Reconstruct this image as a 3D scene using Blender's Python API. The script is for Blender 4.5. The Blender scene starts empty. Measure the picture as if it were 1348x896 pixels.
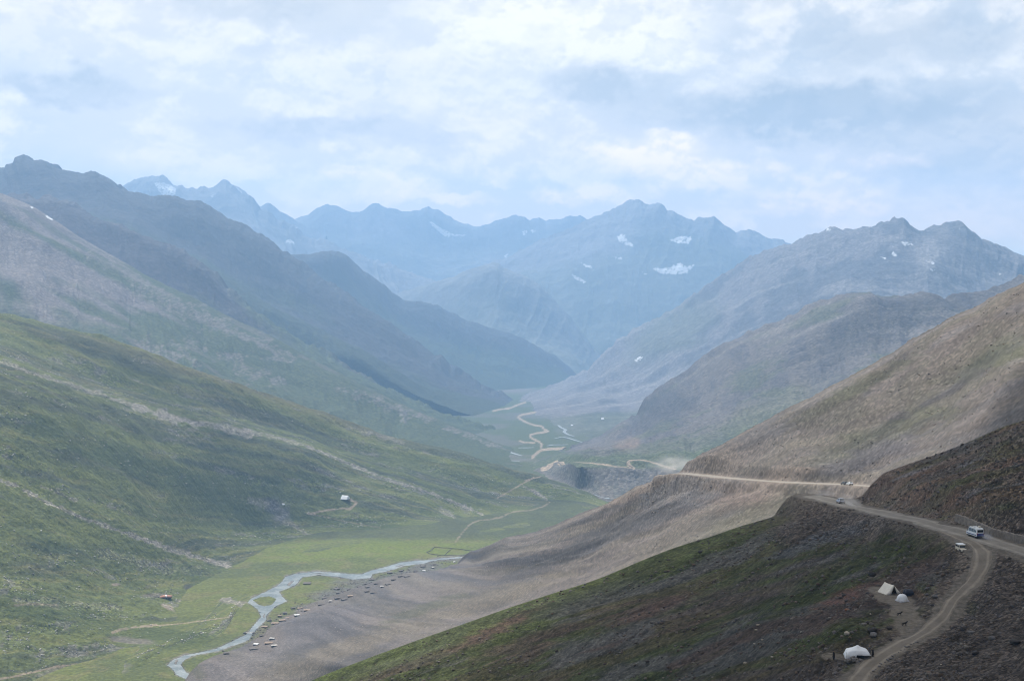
import bpy, math, random
import numpy as np
from mathutils import Vector, Matrix
from mathutils.geometry import tessellate_polygon

random.seed(7)
RNG = np.random.RandomState(11)
scene = bpy.context.scene
COL = scene.collection
Q = 1.0                                   # mesh density

# ------------------------------------------------------------------ camera
W0, H0, F0 = 1348.0, 896.0, 1852.0        # focal length in picture units
HORIZON = 320.0
PITCH = math.atan((H0 / 2 - HORIZON) / F0)
cp, sp = math.cos(PITCH), math.sin(PITCH)


def rays(px, py):
    px = np.asarray(px, float); py = np.asarray(py, float)
    a = (px - W0 / 2) / F0; b = (H0 / 2 - py) / F0
    return np.stack([a, cp + b * sp, -sp + b * cp], -1)


def floor_z(y):
    return -285.0 - 0.06 * y


def pt(px, py, d=None, dz=0.0):
    """world point seen from the camera at distance d (along y), or on the valley floor"""
    r = rays(px, py)
    if d is None:
        t = -285.0 / (r[2] + 0.06 * r[1])
        p = r * t
        p[2] += dz
        return p
    return r * (d / r[1])


def project(P):
    x, y, z = P[..., 0], P[..., 1], P[..., 2]
    dep = y * cp - z * sp
    up = y * sp + z * cp
    dep = np.where(dep > 0.5, dep, 0.5)
    return W0 / 2 + F0 * x / dep, H0 / 2 - F0 * up / dep, dep


cam_d = bpy.data.cameras.new('camera')
cam = bpy.data.objects.new('camera', cam_d)
COL.objects.link(cam)
cam.location = (0, 0, 0)
cam.rotation_euler = (math.pi / 2 - PITCH, 0, 0)
cam_d.sensor_fit = 'HORIZONTAL'
cam_d.sensor_width = 36.0
cam_d.lens = 36.0 * F0 / W0
cam_d.clip_start = 0.5
cam_d.clip_end = 80000
scene.camera = cam

# ------------------------------------------------------------------ noise
TAB = RNG.rand(256, 256).astype(np.float32)


def vnoise(x, y, seed=0):
    x = np.asarray(x, np.float64) + seed * 17.31 + 1000.0
    y = np.asarray(y, np.float64) + seed * 41.73 + 1000.0
    xi = np.floor(x).astype(np.int64); yi = np.floor(y).astype(np.int64)
    fx = (x - xi).astype(np.float32); fy = (y - yi).astype(np.float32)
    fx = fx * fx * fx * (fx * (fx * 6 - 15) + 10)
    fy = fy * fy * fy * (fy * (fy * 6 - 15) + 10)
    x0 = xi & 255; x1 = (xi + 1) & 255; y0 = yi & 255; y1 = (yi + 1) & 255
    a = TAB[x0, y0]; b = TAB[x1, y0]; c = TAB[x0, y1]; d = TAB[x1, y1]
    return (a + (b - a) * fx + (c - a) * fy + (a - b - c + d) * fx * fy) * 2 - 1


def fbm(x, y, octv=5, seed=0, gain=0.5, lac=2.03):
    s = 0; amp = 1.0; tot = 0
    ca, sa = math.cos(0.6), math.sin(0.6)
    for i in range(octv):
        s = s + amp * vnoise(x, y, seed + i * 3)
        tot += amp; amp *= gain
        x, y = (x * ca - y * sa) * lac, (x * sa + y * ca) * lac
    return s / tot * 1.6


def sfbm(x, y, octv=4, seed=0, gain=0.5):
    """no rotation between octaves: keeps a stretched grain"""
    s = 0; amp = 1.0; tot = 0
    for i in range(octv):
        s = s + amp * vnoise(x + i * 7.7, y + i * 3.1, seed + i * 5)
        tot += amp; amp *= gain
        x = x * 2.03; y = y * 2.03
    return s / tot * 1.6


def ridged(x, y, octv=4, seed=0, gain=0.5):
    s = 0; amp = 1.0; tot = 0
    for i in range(octv):
        s = s + amp * (1 - 2 * np.abs(vnoise(x + i * 5.3, y + i * 9.1, seed + i * 7)))
        tot += amp; amp *= gain
        x = x * 2.07; y = y * 2.07
    return s / tot


def sstep(a, b, x):
    t = np.clip((x - a) / (b - a), 0, 1)
    return t * t * (3 - 2 * t)


def lerp(a, b, t):
    return a + (b - a) * t


def pchip(x, y, xq, linear=False):
    x = np.asarray(x, float); y = np.asarray(y, float)
    one = y.ndim == 1
    if one: y = y[:, None]
    n = len(x)
    if linear or n < 3:
        o = np.stack([np.interp(xq, x, y[:, k]) for k in range(y.shape[1])], -1)
        return o[:, 0] if one else o
    h = np.diff(x)[:, None]
    dl = np.diff(y, axis=0) / h
    m = np.zeros_like(y)
    w1 = 2 * h[1:] + h[:-1]; w2 = h[1:] + 2 * h[:-1]
    same = dl[:-1] * dl[1:] > 0
    with np.errstate(divide='ignore', invalid='ignore'):
        hm = (w1 + w2) / (w1 / dl[:-1] + w2 / dl[1:])
    m[1:-1] = np.where(same, hm, 0)
    m[0] = dl[0]; m[-1] = dl[-1]
    k = np.clip(np.searchsorted(x, xq, side='right') - 1, 0, n - 2)
    t = ((xq - x[k]) / (x[k + 1] - x[k]))[:, None]
    hh = (x[k + 1] - x[k])[:, None]
    o = ((1 + 2 * t) * (1 - t) ** 2 * y[k] + t * (1 - t) ** 2 * hh * m[k]
         + t * t * (3 - 2 * t) * y[k + 1] + t * t * (t - 1) * hh * m[k + 1])
    return o[:, 0] if one else o


# ------------------------------------------------------------------ terrain sheets
class Surf:
    pass


def row_pts(row):
    out = []; par = []
    for r in row:
        if r[0] == 'w':
            out.append(np.array(r[1:4], float))
        else:
            out.append(pt(*r))
        
    return np.array(out)


def loft(name, rows, nu, nvs, back=None, jag=()):
    """rows: lists of control points from the crest down towards the viewer.
    nvs: samples between consecutive rows. back: (dy, dz) of a row behind the crest."""
    R = [row_pts(r) for r in rows]
    sharp = [i in jag for i in range(len(rows))]
    if back is not None:
        bk = [R[0] + np.array([back[2] if len(back) > 2 else 0, back[0] * f, back[1] * f]) for f in (1.0, 0.35)]
        R = [bk[0], bk[1]] + R
        sharp = [sharp[0], sharp[0]] + sharp
        nvs = [10, 14] + list(nvs)
    nu = int(nu * Q)
    uq = np.linspace(0, 1, nu)
    C = []
    for r, sh in zip(R, sharp):
        px, py, dep = project(r)
        if (r[:, 1] < 20).any():
            s = np.r_[0, np.cumsum(np.linalg.norm(np.diff(r, axis=0), axis=1))]
        else:
            s = np.r_[0, np.cumsum(np.hypot(np.diff(px), np.diff(py)) + 1e-3)]
        C.append(pchip(s / s[-1], r, uq, linear=sh))
    C = np.array(C)                                        # rows, nu, 3
    k = np.r_[0, np.cumsum([max(2, int(n * Q)) for n in nvs])].astype(float)
    vq = np.arange(0, int(k[-1]) + 1)
    P = pchip(k, C.reshape(len(R), -1), vq.astype(float)).reshape(len(vq), nu, 3)
    s = Surf()
    s.name = name; s.P = P
    nb = 0 if back is None else int(k[2])
    s.crest = nb
    du = np.linalg.norm(np.diff(P, axis=1), axis=2)
    dv = np.linalg.norm(np.diff(P, axis=0), axis=2)
    ul = np.median(du.sum(1)); 
    s.U = np.broadcast_to((uq * ul)[None, :], P.shape[:2])
    vl = np.r_[0, np.cumsum(np.median(dv, axis=1))]; vl -= vl[nb]
    s.V = np.broadcast_to(vl[:, None], P.shape[:2])
    s.u = np.broadcast_to(uq[None, :], P.shape[:2])
    s.k = k; s.vi = np.broadcast_to(vq[:, None], P.shape[:2]).astype(float)
    s.row = np.interp(s.vi, k, np.arange(len(k)) - (0 if back is None else 2))   # 0 at crest
    s.color = None; s.stone = None
    s.refresh()
    return s


def _refresh(s):
    s.px, s.py, s.dep = project(s.P)
Surf.refresh = _refresh


def pick(s, px, py, rad=1.6):
    """point of the sheet seen at a picture position (nearest layer)"""
    d2 = (s.px - px) ** 2 + (s.py - py) ** 2
    m = d2 < rad * rad
    if not m.any():
        i = np.argmin(d2)
        return s.P.reshape(-1, 3)[i].copy()
    dd = s.dep[m]; near = dd < dd.min() * 1.03
    w = 1 / (d2[m][near] + 0.05)
    return (s.P[m][near] * w[:, None]).sum(0) / w.sum()


def seg_dist(px, py, poly, margin=60.0):
    """distance of picture-plane points to a polyline and the parameter along it (0..1)"""
    poly = np.asarray(poly, float)
    out = np.full(px.shape, 1e6, np.float32); par = np.zeros(px.shape, np.float32)
    m = ((px > poly[:, 0].min() - margin) & (px < poly[:, 0].max() + margin)
         & (py > poly[:, 1].min() - margin) & (py < poly[:, 1].max() + margin))
    if not m.any(): return out, par
    x = px[m]; y = py[m]
    best = np.full(x.shape, 1e12); bp = np.zeros(x.shape)
    L = np.r_[0, np.cumsum(np.hypot(*np.diff(poly, axis=0).T))]
    for i in range(len(poly) - 1):
        a = poly[i]; b = poly[i + 1]; ab = b - a; l2 = (ab ** 2).sum() + 1e-9
        t = np.clip(((x - a[0]) * ab[0] + (y - a[1]) * ab[1]) / l2, 0, 1)
        d = (x - a[0] - t * ab[0]) ** 2 + (y - a[1] - t * ab[1]) ** 2
        k = d < best
        best = np.where(k, d, best); bp = np.where(k, (L[i] + t * math.sqrt(l2)) / L[-1], bp)
    out[m] = np.sqrt(best); par[m] = bp
    return out, par


def in_poly(px, py, poly):
    poly = np.asarray(poly, float)
    ins = np.zeros(px.shape, bool)
    m = ((px > poly[:, 0].min()) & (px < poly[:, 0].max()) & (py > poly[:, 1].min()) & (py < poly[:, 1].max()))
    x = px[m]; y = py[m]; r = np.zeros(x.shape, bool)
    n = len(poly); j = n - 1
    for i in range(n):
        xi, yi = poly[i]; xj, yj = poly[j]
        c = ((yi > y) != (yj > y)) & (x < (xj - xi) * (y - yi) / (yj - yi + 1e-12) + xi)
        r ^= c; j = i
    ins[m] = r
    return ins


def mixc(c, col, t):
    return c + (np.array(col, np.float32) - c) * np.clip(t, 0, 1)[..., None]


def blot(s, cx, cy, rx, ry, rot=0.0, soft=0.5, rough=0.5, seed=3):
    """soft-edged irregular patch of ground (a mask 0..1) lying on a sheet"""
    c, n = math.cos(rot), math.sin(rot)
    x = s.px - cx; y = s.py - cy
    a = (x * c + y * n) / rx; b = (-x * n + y * c) / ry
    r = np.hypot(a, b)
    r = r + rough * 0.5 * fbm(s.px / (rx * 0.6), s.py / (ry * 0.6), 3, seed)
    return 1 - sstep(1 - soft, 1 + soft, r)


def new_mesh_obj(name, verts, faces_flat, nper, mat, smooth=True, parent=None):
    me = bpy.data.meshes.new(name)
    nf = len(faces_flat) // nper
    me.vertices.add(len(verts)); me.vertices.foreach_set('co', np.asarray(verts, np.float32).ravel())
    me.loops.add(nf * nper); me.loops.foreach_set('vertex_index', np.asarray(faces_flat, np.int32).ravel())
    me.polygons.add(nf)
    me.polygons.foreach_set('loop_start', np.arange(0, nf * nper, nper, dtype=np.int32))
    me.polygons.foreach_set('loop_total', np.full(nf, nper, np.int32))
    if smooth: me.polygons.foreach_set('use_smooth', np.ones(nf, bool))
    me.update(calc_edges=True)
    me.materials.append(mat)
    o = bpy.data.objects.new(name, me); COL.objects.link(o)
    if parent is not None: o.parent = parent
    return o


def set_attr(me, name, rgba):
    a = me.attributes.new(name, 'FLOAT_COLOR', 'POINT')
    a.data.foreach_set('color', np.asarray(rgba, np.float32).ravel())


def surf_obj(s, mat, label):
    nv, nu = s.P.shape[:2]
    idx = np.arange(nv * nu).reshape(nv, nu)
    q = np.stack([idx[:-1, :-1], idx[:-1, 1:], idx[1:, 1:], idx[1:, :-1]], -1).reshape(-1, 4)
    e1 = s.P[:-1, 1:] - s.P[:-1, :-1]; e2 = s.P[1:, :-1] - s.P[:-1, :-1]
    if np.mean(np.cross(e1, e2)[..., 2]) < 0: q = q[:, ::-1]
    o = new_mesh_obj(s.name, s.P.reshape(-1, 3), q.ravel(), 4, mat)
    c = np.ones((nv, nu, 4), np.float32); c[..., :3] = np.clip(s.color, 0.004, 0.95)
    c[..., 3] = 0.3 if s.stone is None else s.stone
    set_attr(o.data, 'tint', c)
    o['label'] = label; o['kind'] = 'structure'; 
    return o


# ------------------------------------------------------------------ material helpers
class NT:
    def __init__(self, tree): self.t = tree; self.n = tree.nodes; self.l = tree.links
    def node(self, typ, ins=None, **kw):
        n = self.n.new(typ)
        for k, v in kw.items(): setattr(n, k, v)
        for k, v in (ins or {}).items():
            if hasattr(v, 'is_output') or isinstance(v, bpy.types.NodeSocket): self.l.new(v, n.inputs[k])
            else: n.inputs[k].default_value = v
        return n
    def math(self, op, a, b=None, c=None, clamp=False):
        n = self.n.new('ShaderNodeMath'); n.operation = op; n.use_clamp = clamp
        for i, v in enumerate((a, b, c)):
            if v is None: continue
            if isinstance(v, bpy.types.NodeSocket): self.l.new(v, n.inputs[i])
            else: n.inputs[i].default_value = v
        return n.outputs[0]
    def sstep(self, a, b, x):
        n = self.n.new('ShaderNodeMapRange'); n.interpolation_type = 'SMOOTHSTEP'
        self.l.new(x, n.inputs[0]); n.inputs[1].default_value = a; n.inputs[2].default_value = b
        return n.outputs[0]
    def mix(self, f, a, b, typ='MIX'):
        n = self.n.new('ShaderNodeMix'); n.data_type = 'RGBA'; n.blend_type = typ
        for s_, v in ((n.inputs[0], f), (n.inputs[6], a), (n.inputs[7], b)):
            if isinstance(v, bpy.types.NodeSocket): self.l.new(v, s_)
            elif isinstance(v, (int, float)): s_.default_value = v
            else: s_.default_value = (*v[:3], 1)
        return n.outputs[2]


def new_mat(name):
    m = bpy.data.materials.new(name); m.use_nodes = True
    t = NT(m.node_tree); t.n.clear()
    out = t.node('ShaderNodeOutputMaterial')
    return m, t, out


def ground_mat(name, cell, bump=0.6, fine=0.25, rough=0.95):
    """earth: painted tint broken up by stones of about `cell` metres and by fine grain"""
    m, t, out = new_mat(name)
    at = t.node('ShaderNodeAttribute', attribute_name='tint')
    geo = t.node('ShaderNodeNewGeometry')
    pos = geo.outputs['Position']
    vo = t.node('ShaderNodeTexVoronoi', {'Vector': pos, 'Scale': 1.0 / cell, 'Randomness': 1.0})
    hs = t.node('ShaderNodeSeparateColor', {0: vo.outputs['Color']})
    v = t.math('POWER', hs.outputs[0], 2.2)
    v = t.math('MULTIPLY_ADD', v, 2.3, -0.72)               # mean about 0
    v = t.math('MULTIPLY', v, at.outputs['Alpha'])
    no = t.node('ShaderNodeTexNoise', {'Vector': pos, 'Scale': 1.0 / (cell * 2.2), 'Detail': 6.0, 'Roughness': 0.62})
    f = t.math('MULTIPLY_ADD', no.outputs['Fac'], 2 * fine * 2.2, -fine * 2.2)
    f = t.math('ADD', t.math('ADD', v, f), 1.0)
    f = t.math('MAXIMUM', f, 0.15)
    cc = t.node('ShaderNodeVectorMath', {0: at.outputs['Color']}, operation='SCALE')
    t.l.new(f, cc.inputs['Scale'])
    hgt = t.math('ADD', t.math('MULTIPLY', vo.outputs['Distance'], t.math('MULTIPLY', at.outputs['Alpha'], -0.8)),
                 t.math('MULTIPLY', no.outputs['Fac'], 1.6))
    bp = t.node('ShaderNodeBump', {'Strength': bump, 'Distance': cell * 0.9, 'Height': hgt})
    b = t.node('ShaderNodeBsdfPrincipled', {'Base Color': cc.outputs[0], 'Roughness': rough, 'Normal': bp.outputs[0]})
    b.inputs['Specular IOR Level'].default_value = 0.15
    t.l.new(b.outputs[0], out.inputs[0])
    return m


def plain_mat(name, col, rough=0.8, var=0.15, scale=3.0, metal=0.0, spec=0.3, bump=0.0):
    m, t, out = new_mat(name)
    tc = t.node('ShaderNodeTexCoord')
    no = t.node('ShaderNodeTexNoise', {'Vector': tc.outputs['Object'], 'Scale': scale, 'Detail': 5.0})
    f = t.math('MULTIPLY_ADD', no.outputs['Fac'], 2 * var * 1.8, 1 - var * 1.8)
    cc = t.node('ShaderNodeVectorMath', {0: col}, operation='SCALE'); t.l.new(f, cc.inputs['Scale'])
    b = t.node('ShaderNodeBsdfPrincipled', {'Base Color': cc.outputs[0], 'Roughness': rough, 'Metallic': metal})
    b.inputs['Specular IOR Level'].default_value = spec
    if bump:
        bp = t.node('ShaderNodeBump', {'Strength': bump, 'Distance': 0.05, 'Height': no.outputs['Fac']})
        t.l.new(bp.outputs[0], b.inputs['Normal'])
    t.l.new(b.outputs[0], out.inputs[0])
    return m
# ================================================================== TERRAIN
GRASS = (0.086, 0.100, 0.037); GRASS2 = (0.112, 0.126, 0.038); DRY = (0.150, 0.132, 0.062)
HEATH_SHADE = (0.061, 0.069, 0.037); SOIL = (0.098, 0.078, 0.062); DARKSOIL = (0.062, 0.050, 0.042)
SCREE = (0.160, 0.134, 0.117); GREY = (0.118, 0.111, 0.113); SLATE = (0.105, 0.105, 0.115)
RUST = (0.135, 0.075, 0.050); LAV = (0.175, 0.162, 0.165); PALE = (0.30, 0.27, 0.235); SNOW = (0.52, 0.54, 0.56)
ROADC = (0.30, 0.25, 0.195)


def base(s, c):
    s.color = np.empty(s.P.shape, np.float32); s.color[:] = c
    s.stone = np.full(s.P.shape[:2], 0.3, np.float32)


def relief(s, amp, lam, seed, fall=0.25, footh=75.0, ribs=0.0, riblam=(100, 600), jag=0.0, jaglam=20.0, octv=7):
    """weathered relief: rolling fractal, ribs and gullies that run down the face, a ragged crest"""
    t = np.clip(s.row / fall, 0, 1)
    env = sstep(0, 1, t) * 0.92 + 0.08
    foot = sstep(-0.07 * footh, footh, s.P[..., 2] - floor_z(s.P[..., 1]))              # calm where the slope meets the valley floor
    env = env * foot
    z = amp * fbm(s.P[..., 0] / lam, s.P[..., 1] / lam, octv, seed) * env
    if ribs:
        wob = fbm(s.U / (riblam[0] * 2.2), s.V / (riblam[1] * 1.5), 3, seed + 40) * riblam[0] * 0.55
        z = z + ribs * ridged((s.U + wob) / riblam[0], s.V / riblam[1], 5, seed + 20) * sstep(0.0, 1.0, np.clip(s.row / (fall * 2.4), 0, 1)) * foot
    if jag:
        z = z + jag * fbm(s.U / jaglam, s.V / (jaglam * 4), 5, seed + 60) * np.exp(-np.abs(s.row) * 3)
    s.P[..., 2] += z
    s.rel = z
    s.refresh()


def roads_on(s, poly, w, col, t=1.0, seed=1, rag=0.35, margin=60, brk=0.0):
    d, par = seg_dist(s.px, s.py, poly, margin)
    m = d < w * 4
    k = np.zeros(d.shape, np.float32)
    nz = fbm(s.px / (w * 2.5), s.py / (w * 1.5), 3, seed)
    k[m] = 1 - sstep(0.55 * w, 1.1 * w, (d + nz * w * rag)[m])
    if brk: k = k * lerp(1.0, sstep(-0.25, 0.35, fbm(s.px / 2.6 + s.py / 3.5, s.py / 1.6, 4, seed + 8)), brk)
    s.color = mixc(s.color, col, k * t)
    return k


# ---------------------------------------------------------------- far range at the head of the valley
def far_colors(s, seed, snow=(), g=0.0, light=(0.175, 0.172, 0.178), dark=(0.115, 0.116, 0.122)):
    base(s, light)
    n1 = sfbm(s.U / 300, s.V / 900, 5, seed)
    n2 = fbm(s.U / 700, s.V / 500, 5, seed + 9)
    s.color = mixc(s.color, dark, sstep(-0.25, 0.6, n1 * 0.6 + n2 * 0.7))
    s.color = mixc(s.color, (0.075, 0.092, 0.045), g * sstep(0.5, 1.6, s.row + 0.5 * n2))
    for poly in snow:
        nz = fbm(s.px / 3.0, s.py / 3.0, 4, seed + 5) * 1.8
        s.color = mixc(s.color, SNOW, in_poly(s.px + nz, s.py + nz * 0.7, poly) * sstep(-0.7, -0.2, fbm(s.px / 2.2 + s.py / 4, s.py / 1.1, 3, seed + 6)))
    s.stone[:] = 0.12


def dlin(pts, d0, d1):
    """give traced crest points a distance that runs from d0 to d1"""
    n = len(pts) - 1
    x0, x1 = pts[0][0], pts[-1][0]
    return [(p[0], p[1], d0 + (d1 - d0) * (p[0] - x0) / (x1 - x0)) for p in pts]


peak_pale = loft('mountain_range', [
    dlin([(-60, 222), (0, 226), (12, 224), (22, 229), (60, 245), (120, 262), (180, 268), (260, 272), (330, 273), (345, 270.4), (356, 270.4), (372, 280.4), (388, 291), (430, 310)], 10900, 11600),
    dlin([(-60, 300), (200, 310), (430, 340)], 10600, 11200),
    dlin([(-60, 420), (200, 420), (430, 420)], 10200, 10800)], 420, [60, 40], back=(500, -350), jag=(0,))
relief(peak_pale, 40, 900, 3, ribs=40, riblam=(350, 1600), jag=26, jaglam=90)
far_colors(peak_pale, 5)

peak_left = loft('mountain_range', [
    dlin([(120, 262), (150, 250), (162, 243), (171, 238.6), (187, 233.5), (197.5, 230), (206, 231), (214, 230), (221, 236), (231, 243), (241, 243.6), (251, 251), (268, 248.6), (288, 242), (295, 238.5), (301, 236), (308, 241), (321, 252), (335, 263.7), (343, 275.4), (361.6, 285.5), (385, 295.5), (410, 312), (450, 326), (520, 350), (600, 385)], 10200, 9800),
    dlin([(120, 330), (230, 300), (300, 290), (380, 330), (480, 370), (600, 410)], 9700, 9200),
    dlin([(120, 440), (300, 430), (450, 440), (600, 470)], 8800, 8400)], 620, [110, 80], back=(400, -320), jag=(0,))
relief(peak_left, 55, 600, 8, ribs=40, riblam=(260, 1500), jag=26, jaglam=70)
far_colors(peak_left, 15, snow=[
    [(204, 241), (212, 240), (222, 242), (232, 249), (230, 256), (222, 260), (214, 257), (208, 250)],
    [(277, 258), (284, 254), (282, 259), (278, 262)], [(376, 316), (383, 315), (387, 319), (382, 322), (377, 320)],
    [(311, 246), (318, 252), (317, 254)], [(388, 297), (398, 295), (396, 299), (390, 301)]])

range_mid = loft('mountain_range', [
    dlin([(330, 310), (385, 290), (402, 284), (422, 273.7), (433.5, 269.7), (441, 271), (450, 275), (463, 283), (475, 283.6), (487, 276), (500, 273), (508, 275), (517, 278.5), (530, 283.6), (547, 278.5), (564, 274), (580.6, 279.5), (597, 288.6), (621, 297.6), (637.5, 296), (657.6, 292), (672, 287.5), (681, 284.6), (691, 285), (698, 290), (709.5, 287.6), (718, 294.6), (734.6, 292), (750, 288.5), (763, 286), (771, 290), (800, 305), (860, 330)], 12300, 13000),
    dlin([(330, 340), (430, 320), (500, 325), (600, 335), (680, 330), (780, 340), (860, 360)], 11600, 12200),
    dlin([(330, 400), (500, 400), (700, 400), (860, 400)], 10600, 11200),
    dlin([(330, 500), (500, 500), (700, 500), (860, 500)], 9600, 9900)], 760, [90, 70, 50], back=(450, -350), jag=(0,))
relief(range_mid, 60, 800, 21, ribs=22, riblam=(380, 1800), jag=24, jaglam=90)
far_colors(range_mid, 25, g=0.35, snow=[
    [(564, 291), (570, 293), (580, 300), (593, 306), (592, 311), (586, 312), (580, 307), (571, 299)],
    [(592, 308), (612, 309), (613, 311), (596, 310)], [(687, 305), (694, 303), (695, 307), (688, 309)], [(698, 303), (704, 302), (705, 305), (700, 306)],
    [(663, 337), (669, 333), (669, 337), (665, 339)], [(648, 351), (650, 351), (651, 359), (649, 360)], [(695, 287), (699, 289), (697, 291)]])

massif = loft('mountain_massif', [
    dlin([(640, 350), (664, 344), (700, 322), (733, 305), (751, 299), (771, 290), (785, 285), (796, 281), (805, 278.5), (813, 273), (821.6, 269.5), (829, 266), (836.7, 263.5), (843, 265), (850, 268.5), (860, 267.5), (867, 268.5), (872, 273), (877, 278.5), (885, 278), (891, 281), (900, 287), (911, 292.6), (925, 288.6), (932, 287), (938, 285), (944, 290), (951.6, 298.6), (958, 305), (965, 310), (973, 308), (981.7, 306), (990, 308), (998, 312), (1012, 317.7), (1018, 316), (1026, 317), (1035, 321), (1075, 335), (1140, 350), (1200, 380)], 10300, 10900),
    dlin([(620, 380), (700, 350), (760, 330), (840, 315), (930, 325), (1030, 350), (1200, 420)], 9700, 10200),
    dlin([(600, 430), (700, 410), (800, 390), (900, 390), (1000, 410), (1200, 470)], 8900, 9500),
    dlin([(600, 520), (700, 500), (800, 490), (900, 500), (1000, 520), (1200, 560)], 8100, 8600)], 820, [120, 90, 70], back=(450, -380), jag=(0,))
relief(massif, 60, 700, 33, ribs=22, riblam=(340, 1600), jag=26, jaglam=80)
far_colors(massif, 35, g=0.5, snow=[
    [(811, 310), (823, 309), (824, 314), (832, 321), (833, 325), (824, 322), (815, 318)], [(881, 316), (890, 313), (908, 310), (911, 315), (905, 320), (894, 320)],
    [(858, 353), (880, 353), (893, 346), (898, 347), (905, 352), (915, 348), (905, 358), (890, 361), (870, 360)], [(807, 337), (818, 339), (820, 341), (811, 341)],
    [(752, 361), (762, 365), (774, 372), (770, 373), (757, 367)], [(766, 346), (778, 350), (781, 353), (770, 351)], [(845, 358), (854, 361), (848, 361)]])

shoulder = loft('mountain_spur', [
    dlin([(470, 430), (500, 400), (527, 386), (545, 379), (560, 374.5), (580, 369), (597, 364), (620, 354), (647, 347), (655, 346), (664, 352), (690, 362), (715, 380), (738, 402), (760, 430), (780, 455), (800, 476), (820, 500)], 9000, 8300),
    dlin([(470, 470), (560, 430), (620, 400), (650, 400), (690, 425), (730, 455), (765, 478), (820, 520)], 8500, 7900),
    dlin([(470, 530), (560, 500), (620, 480), (680, 480), (740, 490), (820, 530)], 7900, 7300),
    dlin([(470, 580), (600, 560), (700, 540), (820, 560)], 7300, 6700)], 460, [90, 80, 40], back=(300, -160))
relief(shoulder, 30, 450, 45, ribs=20, riblam=(260, 1200), jag=9, jaglam=60)
far_colors(shoulder, 47, g=0.35, light=(0.170, 0.168, 0.158), dark=(0.130, 0.131, 0.125))

# ---------------------------------------------------------------- left side of the valley
ridge_dark = loft('mountain_ridge', [
    dlin([(-160, 245), (-80, 238), (0, 228.5), (22, 227), (23.5, 222), (32, 219.5), (33.5, 213), (42, 210), (47, 214.5), (57, 217.5), (64, 216), (74, 216), (80, 222), (82, 227), (100, 231), (115.5, 234), (125.5, 230), (135.6, 231), (145, 236), (154, 241), (164, 250), (174, 257.7), (187.5, 260), (207.6, 262), (231, 259.7), (251, 267), (268, 268.7), (278, 275.4), (291, 282), (308, 290.5), (325, 297), (338, 305.5), (355, 315.6), (368, 324), (383, 334.7), (440, 375), (520, 430), (600, 482), (660, 519), (710, 546)], 5600, 5560),
    dlin([(-160, 290), (0, 270), (60, 262), (140, 275), (220, 310), (300, 350), (380, 400), (480, 455), (580, 505), (660, 536), (710, 556)], 5100, 5000),
    dlin([(-160, 340), (0, 320), (100, 320), (200, 360), (300, 410), (400, 460), (500, 500), (600, 540), (680, 562), (710, 568)], 4700, 4500),
    dlin([(-160, 480), (0, 470), (200, 500), (400, 560), (600, 600), (720, 610)], 4300, 4600)], 900, [150, 120, 60], back=(350, -260), jag=(0,))
relief(ridge_dark, 28, 380, 53, ribs=16, riblam=(240, 900), jag=15, jaglam=42)
s = ridge_dark; base(s, (0.052, 0.049, 0.050))  # ridge colour kept very dark, its shade is put into the tint
n1 = sfbm(s.U / 130, s.V / 500, 5, 57); n2 = fbm(s.U / 400, s.V / 260, 5, 58)
s.color = mixc(s.color, (0.048, 0.046, 0.048), sstep(-0.2, 0.7, 0.5 * n1 + 0.5 * n2))
s.color = mixc(s.color, (0.038, 0.046, 0.024), sstep(0.9, 1.5, s.row + 0.55 * n2 + (s.u - 0.5) * 0.9))
s.stone[:] = 0.2

dome = loft('mountain_ridge', [
    dlin([(340, 360), (384, 335.7), (402, 334), (418.5, 332), (430, 329.3), (438, 329), (450, 332), (467, 345.5), (483.5, 359), (500, 370.6), (517, 385.7), (534, 394), (560.5, 397.4), (584, 407.4), (607, 417.5), (637.5, 427.5), (668, 437.6), (704, 454), (738, 474), (758, 491), (775, 500), (800, 512)], 6500, 7700),
    dlin([(340, 400), (420, 385), (470, 400), (540, 435), (620, 460), (700, 487), (750, 503), (800, 520)], 6200, 7200),
    dlin([(340, 460), (430, 450), (520, 480), (620, 505), (700, 520), (800, 530)], 5900, 6600),
    dlin([(340, 560), (500, 560), (650, 560), (800, 560)], 5400, 5700)], 620, [110, 70, 50], back=(350, -230))
relief(dome, 26, 400, 63, ribs=14, riblam=(260, 900), jag=9, jaglam=50)
s = dome; base(s, (0.050, 0.048, 0.049))  # same dark tint in place of shade on this ridge
n2 = fbm(s.U / 350, s.V / 260, 5, 68)
s.color = mixc(s.color, (0.044, 0.054, 0.026), sstep(0.35, 1.1, s.row + 0.5 * n2))
s.stone[:] = 0.15

ridge_mid = loft('mountain_ridge', [
    dlin([(-120, 262), (0, 258), (30, 259), (67, 260), (84, 265), (100, 272), (117, 281), (140, 294), (167, 301), (201, 316), (234, 330), (268, 346.5), (291, 366), (308, 386), (325, 402), (360, 425), (420, 460), (500, 505), (580, 540), (640, 562), (700, 582)], 4500, 3900),
    dlin([(-120, 290), (60, 292), (130, 325), (200, 355), (270, 395), (330, 430), (420, 475), (520, 525), (620, 565), (700, 590)], 4200, 3750),
    dlin([(-120, 400), (100, 400), (250, 440), (400, 510), (550, 570), (700, 610)], 3900, 3600)], 760, [110, 60], back=(320, -110), jag=(0,))
relief(ridge_mid, 14, 260, 73, ribs=12, riblam=(150, 500), jag=13, jaglam=34)
s = ridge_mid; base(s, (0.058, 0.051, 0.054))
n2 = fbm(s.U / 260, s.V / 200, 5, 78); n1 = sfbm(s.U / 70, s.V / 300, 5, 79)
s.color = mixc(s.color, (0.095, 0.086, 0.088), sstep(0.0, 0.8, 0.6 * n1 + 0.5 * n2))
s.color = mixc(s.color, (0.058, 0.071, 0.030), sstep(0.45, 0.8, s.u + 0.18 * n2 + 0.1 * s.row))
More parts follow.
